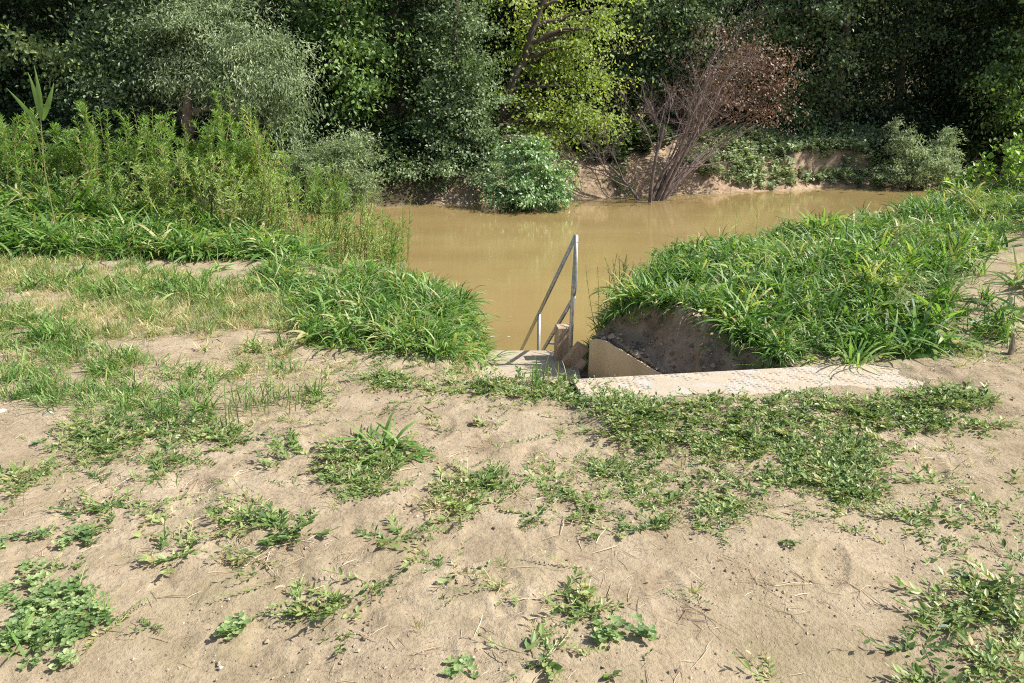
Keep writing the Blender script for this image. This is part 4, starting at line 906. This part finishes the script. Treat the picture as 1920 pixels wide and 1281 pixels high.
# single clumps: each its own thing
WGp = 'creeping weed clumps on the bare soil'
CLP = [((668, 890, 70, 42, 1), 'k', 'thick weed clump on bare soil below the broad bladed tuft'), ((735, 845, 45, 18, .6), 'k', 'thin weed scrap just behind the broad bladed tuft'),
 ((895, 920, 75, 32, .9), 'k', 'oblong weed clump in the centre of the sandy clearing'), ((850, 965, 45, 20, .6), 'k', 'small weed tail at the lower left of the central clump'),
 ((745, 1028, 85, 22, .8), 'k', 'low wide weed clump below the central sandy patch'), ((850, 1072, 32, 12, .9), 'k', 'tiny dark weed sprout right of the low wide clump'),
 ((598, 1128, 50, 30, 1), 'k', 'compact dark weed clump casting a shadow on the lower soil'), ((690, 1092, 45, 14, .5), 'k', 'sparse sprigs trailing up from the compact dark clump'),
 ((635, 1185, 30, 18, .8), 'k', 'small weed rosette directly below the compact dark clump'), ((235, 970, 85, 26, .55), 'k', 'loose row of broad leaved sprigs above the clover patch'),
 ((490, 985, 80, 40, .55), 'k', 'loose grey green weed patch left of centre on the soil'), ((470, 1060, 55, 24, 1), 'k', 'dense low weed cushion below the loose grey green patch'),
 ((320, 1040, 40, 14, .5), 'k', 'little weed line with arching grass between clover and cushion'), ((452, 1187, 34, 13, 1), 'c', 'lone small clover plant with a dark shadow near the bottom'),
 ((1165, 1195, 45, 18, .8), 'c', 'small clover tuft at the bottom right of centre'), ((1080, 1130, 45, 35, .45), 'k', 'sparse upright sprigs above the bottom clover tuft'),
 ((1000, 1235, 70, 22, .6), 'k', 'ragged weed clump along the bottom edge left of the clover tuft'), ((1120, 1250, 55, 18, .6), 'k', 'ragged weed clump along the bottom edge under the clover tuft'),
 ((866, 1262, 26, 10, .8), 'c', 'tiny clover sprout at the very bottom centre'), ((1440, 1272, 14, 8, 1), 'k', 'two leaf sprout at the bottom edge on bare sand'),
 ((1855, 962, 38, 14, .9), 'k', 'small weed clump near the right edge on open sand'), ((1720, 975, 55, 15, .5), 'k', 'thin weed sprigs between the carpet and the right edge clump'),
 ((1680, 1035, 40, 14, .5), 'r', 'upper end of the long runner crossing the right hand sand'), ((1730, 1065, 35, 12, .6), 'r', 'middle length of the long runner crossing the right hand sand'), ((1790, 745, 75, 18, .7), 'k', 'weed clump behind the right end of the carpet'), ((1770, 910, 45, 12, .45), 'k', 'few lit sprigs at the right tip of the carpet'),
 ((1840, 800, 35, 15, .35), 'k', 'scattered weed sprigs on the ridged sand at the right'), ((30, 905, 22, 22, .8), 'k', 'upright broad leaved weed at the left edge above the straw'), ((1905, 905, 20, 12, .8), 'k', 'leaf sprig entering at the right edge of the sand'), ((1912, 985, 16, 14, .9), 'k', 'weed sprig cut by the right edge below the small clump')]
for k, (el, ty, lab) in enumerate(CLP):
    dens = {'k': 560, 'c': 380, 'r': 200}[ty]; pts = scatter([el], dens, pb([el], .08), .09, 1.1, 100+k)
    if len(pts) < 2: pts = onground([el[0], el[0]+8.], [el[1], el[1]+3.])
    c = pts.mean(0); pr, mt = {'k': (KN, 'knot'), 'c': (CL, 'clover'), 'r': (RUNNER, 'knot')}[ty]
    o = allP(pr, 'weed_clump' if ty != 'c' else 'clover_clump', M[mt], pts, (.8, 1.25), .2, loc=c)
    tag(o, lab, 'weed', WGp if ty != 'c' else 'small clover plants')
# grass tufts
def tuft(px, py, lab, mat, n, L, W, lean=(.2, 1.1), curl=.8, seed=0, tint=(.2, .8), name='grass_tuft', spread=.03, grp='single grass tufts on the clearing'):
    p = onground([float(px), float(px)], [float(py), float(py)])[0]; r_ = np.random.default_rng(seed+px)
    g = G(); v, q, t, a = blades(r_, n, L, W, spread, lean, curl, 6, tint); g.add(v+p, q, None, a); o = g.obj(name, M[mat], loc=p); tag(o, lab, 'grass tuft', grp)
tuft(735, 845, 'broad bladed grass tuft on bare soil left of centre', 'lush', 26, .26, .020, (.4, 1.3), .6, tint=(.3, .85))
tuft(690, 835, 'few long blades sprawling left of the broad bladed tuft', 'lush', 9, .26, .019, (.9, 1.4), .5)
tuft(1005, 722, 'upright grass tuft in front of the landing', 'lush', 22, .20, .009, (.05, .6), .4)
tuft(1045, 722, 'thin pale grass sprig by the left end of the deck', 'thin', 8, .18, .005, (.1, .6), .4, tint=(.4, .9))
tuft(470, 770, 'fine bladed grass tuft on the soil left of centre', 'thin', 70, .20, .006, (.05, .8), .4, tint=(.1, .5), spread=.08)
tuft(545, 755, 'fine bladed grass tuft right of its neighbour on the left soil', 'thin', 40, .17, .006, (.05, .8), .4, tint=(.1, .5), spread=.06)
tuft(385, 770, 'small arching grass tuft with curled dark blades', 'lush', 26, .16, .008, (.2, 1.3), 1.0, spread=.02)
tuft(590, 745, 'small leaning grass tuft at the edge of the bare soil', 'lush', 24, .15, .007, (.3, 1.2), .5, spread=.03)
tuft(95, 640, 'drooping broad grass tuft near the left edge', 'lush', 34, .34, .018, (.4, 1.2), .9)
tuft(195, 1165, 'spiky grass tuft beside the clover patch', 'thin', 18, .13, .007, (.1, 1.2), .4, tint=(.2, .7))
tuft(50, 1225, 'broad grass blades growing through the clover corner', 'lush', 16, .16, .013, (.2, 1.0), .6)
tuft(310, 1030, 'arching single grass blades above the little weed line', 'thin', 6, .11, .004, (.1, .9), .9, tint=(.2, .5))
tuft(535, 695, 'short dark green grass tuft below the dead grass', 'lush', 40, .12, .007, (.1, .9), .6, spread=.05)
tuft(300, 900, 'fine straggling grass tuft below the knotweed mat', 'thin', 40, .10, .005, (.1, 1.2), .5, tint=(.1, .6), spread=.05)
tuft(1105, 690, 'single green blade cluster in the corner of the deck and panel', 'lush', 5, .16, .008, (.1, .5), .3)
tuft(1440, 700, 'drooping grass tuft overhanging the middle of the deck edge', 'lush', 26, .34, .014, (.5, 1.3), 1.0, tint=(.3, .85))
tuft(1600, 690, 'bright grass tuft at the right end of the deck edge', 'lush', 34, .36, .014, (.2, 1.2), .8, tint=(.4, .9))
tuft(5, 960, 'dark thin blades at the left edge above the clover', 'thin', 10, .14, .005, (.1, .7), .4, tint=(0, .4))
# leafy plants on the mound
def vine(px, py, Y_, lab, n, h=.4, LL=.06, seed=0, mat='willowleaf'):
    r_ = np.random.default_rng(seed+px); g = G(); gs_ = G(); x0 = atY(px, py, Y_)[0]; first = np.array([x0, Y_, gz(x0, Y_)])
    for k in range(n):
        x = x0+r_.normal(0, .22); y = Y_+r_.normal(0, .2); bs = np.array([x, y, gz(x, y)]); tp_ = bs+[r_.normal(0, .1), r_.normal(0, .1), h*r_.uniform(.6, 1.1)]
        shoot(g, gs_, r_, bs, tp_, 16, LL, proto=BLEAF, tint=(.3, .9))
    root = empty('leafy_weed', first, lab, 'weed', 'leafy weeds on the right mound')
    for q_ in (g, gs_):
        for k in range(len(q_.v)): q_.v[k] = q_.v[k]-first
    g.obj('foliage', M[mat], root); gs_.obj('stems', M['stem'], root)
BLEAF = leaf_proto(1, .75, .15, .1)
vine(1905, 330, 9.0, 'tallest broad leaved weed at the right edge of the mound', 16, .62, .085)
vine(1840, 350, 9.2, 'broad leaved weed on the crest just in from the right edge', 14, .5, .08)
vine(1770, 360, 9.3, 'broad leaved weed on the crest above the river bend', 12, .42, .07)
vine(1700, 370, 9.3, 'small broad leaved weed at the left of the crest weeds', 9, .35, .06)
vine(1255, 600, 5.9, 'pale leafy herb hanging over the bare soil face', 8, .22, .035, mat='clover')
vine(1385, 660, 4.72, 'small round leaved herb at the foot of the soil face', 8, .14, .022, mat='clover')
# thin flowering stalks
for px, p0_, p1_, Y_, lab in ((1480, 432, 300, 8.6, 'slender seed stalk standing against the water above the mound'), (1415, 440, 395, 8.0, 'short bent grass stalk on the mound crest'), (1375, 445, 400, 8.0, 'thin straight grass stalk at the left of the crest')):
    a_ = atY(px, p0_, Y_); a_[2] = gz(a_[0], Y_); b_ = atY(px+6, p1_, Y_); g = G(); m_ = (a_+b_)/2+[.02, 0, 0]; tube(g, bez([a_, m_, b_], 8), np.linspace(.0035, .0015, 8), 4, .4)
    for k in range(5):
        d = np.array([rng.normal(0, .6), rng.normal(0, .3), .6]); q0 = a_*(1-.15*k-.3)+b_*(.3+.15*k); bladeP(g, bez([q0, q0+d*.04, q0+d*.08-[0, 0, .01]], 4), .008, .6)
    tag(g.obj('seed_stalk', M['wisp'], loc=a_), lab, 'grass stalk', 'thin stalks on the mound')
shrub('wispy_weeds', 'dark feathery weed leaning over the water at the tip of the mound', row(1150, 1235, 478, 530, 9), 7.2, 'wisp', n_side=3, LL=.035, nl=40, cat='weed', tint=(0, .5), minlen=.25)

# clods and bare roots on the face of the cut
g = G(); n = 900; aa = rng.uniform(0, 1.5, n); ww = rng.uniform(.03, .36, n); x = .565+.561*aa+.828*ww; y = 5.34-.828*aa+.561*ww
C2 = G(); C2.add(np.array([[1, 0, 0], [-1, 0, .1], [0, .8, 0], [0, -.9, .1], [.1, 0, .7], [0, .1, -.5]]), None, [[0, 2, 4], [2, 1, 4], [1, 3, 4], [3, 0, 4], [2, 0, 5], [1, 2, 5], [3, 1, 5], [0, 3, 5]], .5)
inst(g, C2.arr(), np.stack([x, y, hz(x, y)], -1), rotz(rng.uniform(0, 6.28, n)), rng.gamma(1.6, .006, n)+.003, rng.random(n))
M['clod'] = leafmat('damp clod', [(0, (.14, .095, .06)), (.5, (.33, .235, .155)), (1, (.50, .38, .26))], 0)
tag(g.obj('earth_clods', M['clod']), 'brown earth clods crumbling down the cut behind the side panel', 'clods', kind='stuff')
g = G()
for k in range(34):
    a_ = rng.uniform(.05, 1.1); w_ = rng.uniform(.28, .40); x = .565+.561*a_+.828*w_; y = 5.34-.828*a_+.561*w_; p = np.array([x, y, hz(x, y)+.01])
    d = np.array([-.828, -.561, 0])*rng.uniform(.05, .16)+np.array([rng.normal(0, .04), rng.normal(0, .04), -rng.uniform(.06, .2)]); tube(g, bez([p, p+d*[.8, .8, .2], p+d], 6), np.linspace(.0035, .001, 6), 4, .5, False)
tag(g.obj('hanging_roots', M['stick']), 'thin bare roots hanging from the rim of the earth cut', 'roots', kind='stuff')

# foam flecks drifting on the river
g = G(); n = 420; x = rng.uniform(-4, 9, n); y = rng.uniform(9, 20, n); k = rng.random(n) < np.clip(.15+2*fbm(x*.5, y, .8, 3, 120), .02, 1); x, y = x[k], y[k]; n = len(x)
M['foam'] = leafmat('foam fleck', [(0, (.35, .30, .2)), (1, (.62, .58, .48))], 0)
FL = G(); a_ = np.arange(8)*math.pi/4; FL.add(np.stack([np.cos(a_)*1.4, np.sin(a_)*.6, 0*a_], -1), None, [[0, i_, i_+1] for i_ in range(1, 7)], .5); FL = FL.arr()
inst(g, FL, np.stack([x, y, np.full(n, WATER+.004)], -1), rotz(rng.normal(0, .4, n)), rng.gamma(2, .006, n)+.004, rng.random(n))
tag(g.obj('foam_flecks', M['foam']), 'small pale foam flecks drifting on the brown water', 'foam', kind='stuff')

# ------------------------------------------------------------------ litter on the soil
g = G(); n = 9000; x = rng.uniform(-3.6, 3.8, n); y = 1.3+4.0*rng.random(n)**1.2; z = hz(x, y)
k = rng.random(n) < np.clip(.45+1.4*fbm(x, y, .35, 3, 111), .03, 1); x, y, z = x[k], y[k], z[k]; n = len(x)
ST = G(); tube(ST, [[-.5, 0, 0], [-.1, .03, .03], [.5, -.02, 0]], [.012, .018, .008], 4); ST = ST.arr()
F = frame(np.concatenate([rng.normal(0, 1, (n, 2)), rng.normal(0, .08, (n, 1))], 1), np.array([0, 0, 1.]))
inst(g, ST, np.stack([x, y, z+.004], -1), F, rng.uniform(.012, .065, n)*rng.choice([1, 1, 1, 1.8], n), rng.random(n))
tag(g.obj('straw_litter', M['straw']), 'bits of straw and chopped dry stalks strewn on the soil', 'litter', kind='stuff')
g = G(); n = 60000; x = rng.uniform(-3.6, 3.9, n); y = 1.25+4.6*rng.random(n)**1.2; z = hz(x, y)
k = rng.random(n) < np.clip(.25+1.6*fbm(x, y, .45, 3, 113), .02, 1); x, y, z = x[k], y[k], z[k]; n = len(x)
CR = G(); vv = norm(rng.normal(0, 1, (6, 3)))*0+np.array([[1, 0, 0], [-1, 0, .1], [0, .8, 0], [0, -.9, .1], [.1, 0, .7], [0, .1, -.5]])
CR.add(vv, None, [[0, 2, 4], [2, 1, 4], [1, 3, 4], [3, 0, 4], [2, 0, 5], [1, 2, 5], [3, 1, 5], [0, 3, 5]], .5); CR = CR.arr()
inst(g, CR, np.stack([x, y, z+.001], -1), rotz(rng.uniform(0, 6.28, n)), rng.gamma(1.5, .0017, n)+.0010, rng.random(n))
g2 = G(); n2 = 700; x2 = rng.uniform(-3.4, 3.6, n2); y2 = 1.3+4*rng.random(n2)**1.3; kk = rng.random(n2) < np.clip(.35+1.5*fbm(x2, y2, .5, 2, 131), .05, 1); x2, y2 = x2[kk], y2[kk]; n2 = len(x2)
LS = leaf_proto(1, .5, -.25, .35); inst(g2, LS, np.stack([x2, y2, hz(x2, y2)+.003], -1), frame(np.concatenate([rng.normal(0, 1, (n2, 2)), rng.normal(.1, .2, (n2, 1))], 1), np.array([0, 0, 1.])+rng.normal(0, .4, (n2, 3))), rng.uniform(.008, .03, n2), rng.random(n2))
tag(g2.obj('leaf_scraps', M['brown']), 'tiny brown scraps of dead leaf scattered on the soil', 'litter', kind='stuff')
M['crumb'] = leafmat('soil crumb', [(0, (.12, .09, .06)), (.4, (.30, .23, .16)), (1, (.46, .37, .27))], 0)
tag(g.obj('soil_crumbs', M['crumb']), 'small crumbs and clods of dry earth', 'soil crumbs', kind='stuff')
def twig(pts, rad, lab, name='dry_twig', mat='stick', cat='twig', extra=()):
    g = G(); P = onground([float(p[0]) for p in pts], [float(p[1]) for p in pts]); P[:, 2] += rad+np.array([.004*(i % 2) for i in range(len(P))])
    tube(g, P, np.linspace(rad, rad*.5, len(P)), 5)
    for e_ in extra:
        Q = onground([float(p[0]) for p in e_], [float(p[1]) for p in e_]); Q[:, 2] += rad*.8; tube(g, Q, np.linspace(rad*.6, rad*.3, len(Q)), 4)
    tag(g.obj(name, M[mat], loc=P[0]), lab, cat)
twig([(368, 1177), (388, 1172), (402, 1145), (398, 1125)], .0035, 'forked pale twig lying left of the lone clover plant', extra=[[(370, 1145), (395, 1148), (410, 1160)], [(408, 1150), (412, 1165)]])
twig([(1290, 1165), (1320, 1170), (1360, 1163), (1372, 1160)], .005, 'half buried dark root across the lower soil', mat='twig', cat='root', name='buried_root')
twig([(1299, 1190), (1300, 1215)], .004, 'short dark stick pointing down the picture', mat='bark', cat='stick', name='short_stick')
twig([(1375, 1110), (1410, 1108), (1445, 1098)], .003, 'curved straw stalk above the buried root')
twig([(1660, 1225), (1690, 1235), (1720, 1248)], .004, 'dark stick pointing at the lower right weeds', mat='bark', cat='stick', name='short_stick')
twig([(1720, 1200), (1790, 1205), (1826, 1165)], .003, 'green stem bent over the lower right knotweed', mat='stick')
twig([(793, 763), (812, 775)], .003, 'small dark stick on the sand above the dead leaf', mat='bark', cat='stick', name='short_stick')
twig([(1022, 1065), (1040, 1085), (1060, 1095)], .0025, 'tiny curled brown twig in mid soil')
twig([(0, 1000), (60, 985), (95, 982)], .0035, 'long straw stalk above the clover patch')
twig([(130, 925), (160, 912)], .003, 'straight pale straw on the left soil')
twig([(1455, 962), (1482, 968)], .004, 'dark short stick on the sand below the carpet', mat='bark', cat='stick', name='short_stick')
def dead_leaf(px, py, L, lab, mat='brown', az=0., tilt=.4):
    p = onground([float(px)]*2, [float(py)]*2)[0]; r_ = np.random.default_rng(px); n = 9; t = np.linspace(0, 1, n); s = np.linspace(-1, 1, 5)
    wd = .30*L*np.sin(np.clip(t*1.02, 0, 1)*math.pi)**.7; Vx = (t[:, None]-.5)*L+0*s; Vy = wd[:, None]*s; Vz = .012+.10*L*np.abs(s)[None]*1.4*np.ones((n, 1))+.06*L*np.sin(t*5+px)[:, None]+r_.normal(0, .012*L, (n, 5))
    V = np.stack([Vx, Vy, Vz], -1).reshape(-1, 3)@rot3(tilt*.4, tilt*.3, az).T; i = (np.arange(n-1)[:, None]*5+np.arange(4)[None]).ravel(); V[:, 2] -= V[:, 2].min()-.001
    g = G(); g.add(V+p, np.stack([i, i+1, i+6, i+5], -1), None, r_.uniform(.5, .9)); tag(g.obj('dead_leaf', M[mat], smooth=True, loc=p), lab, 'leaf')
dead_leaf(888, 797, .07, 'crumpled brown leaf in the middle of the sand', 'brown', 1.3, 1.2)
dead_leaf(915, 800, .07, 'thin curled brown leaf beside the crumpled one', 'brown', .2, 1.0)
dead_leaf(1697, 790, .075, 'pale tan dead leaf lying on the knotweed carpet', 'straw', .5, .5)
dead_leaf(525, 1105, .04, 'small folded dry leaf near the compact dark weed clump', 'straw', .4, .5)
dead_leaf(870, 1142, .05, 'flat pale leaf fragment below the low wide weed clump', 'straw', .1, .2)
dead_leaf(1735, 1120, .03, 'short pale leaf sliver by the long runner', 'straw', 1.2, .2)
dead_leaf(375, 1235, .05, 'dry brown leaf scrap at the bottom left', 'brown', .4, .5)
def stone(px, py, s3, lab, mat='stone'):
    p = onground([float(px)]*2, [float(py)]*2)[0]; r_ = np.random.default_rng(px); a = np.linspace(0, math.pi, 7); b2 = np.linspace(0, 2*math.pi, 11)[:-1]
    V = np.stack([np.sin(a)[:, None]*np.cos(b2), np.sin(a)[:, None]*np.sin(b2), np.cos(a)[:, None]+0*b2], -1).reshape(-1, 3); V *= (1+.12*r_.normal(size=(len(V), 1))*np.repeat(np.sin(a) > .1, 10)[:, None]); V *= s3
    q = [[i*10+j, i*10+(j+1) % 10, (i+1)*10+(j+1) % 10, (i+1)*10+j] for i in range(6) for j in range(10)]
    g = G(); g.add(V+p+[0, 0, s3[2]*.5], q); tag(g.obj('pebble', M[mat], smooth=True, loc=p), lab, 'pebble')
stone(90, 776, (.030, .014, .010), 'whitish flat pebble on the left soil')
stone(3, 775, (.025, .022, .016), 'bluish grey pebble at the left edge')
stone(1412, 1033, (.010, .008, .006), 'small round brown pebble on the open sand')
# upright wood splinter on the right
p = onground([1893., 1893.], [668., 668.])[0]; g = G(); tube(g, [p+[0, 0, -.05], p+[.004, 0, .06], p+[-.004, 0, .15]], [.014, .018, .003], 5)
tag(g.obj('wood_splinter', M['stick'], loc=p), 'pointed pale wood splinter sticking up near the right edge', 'wood splinter')
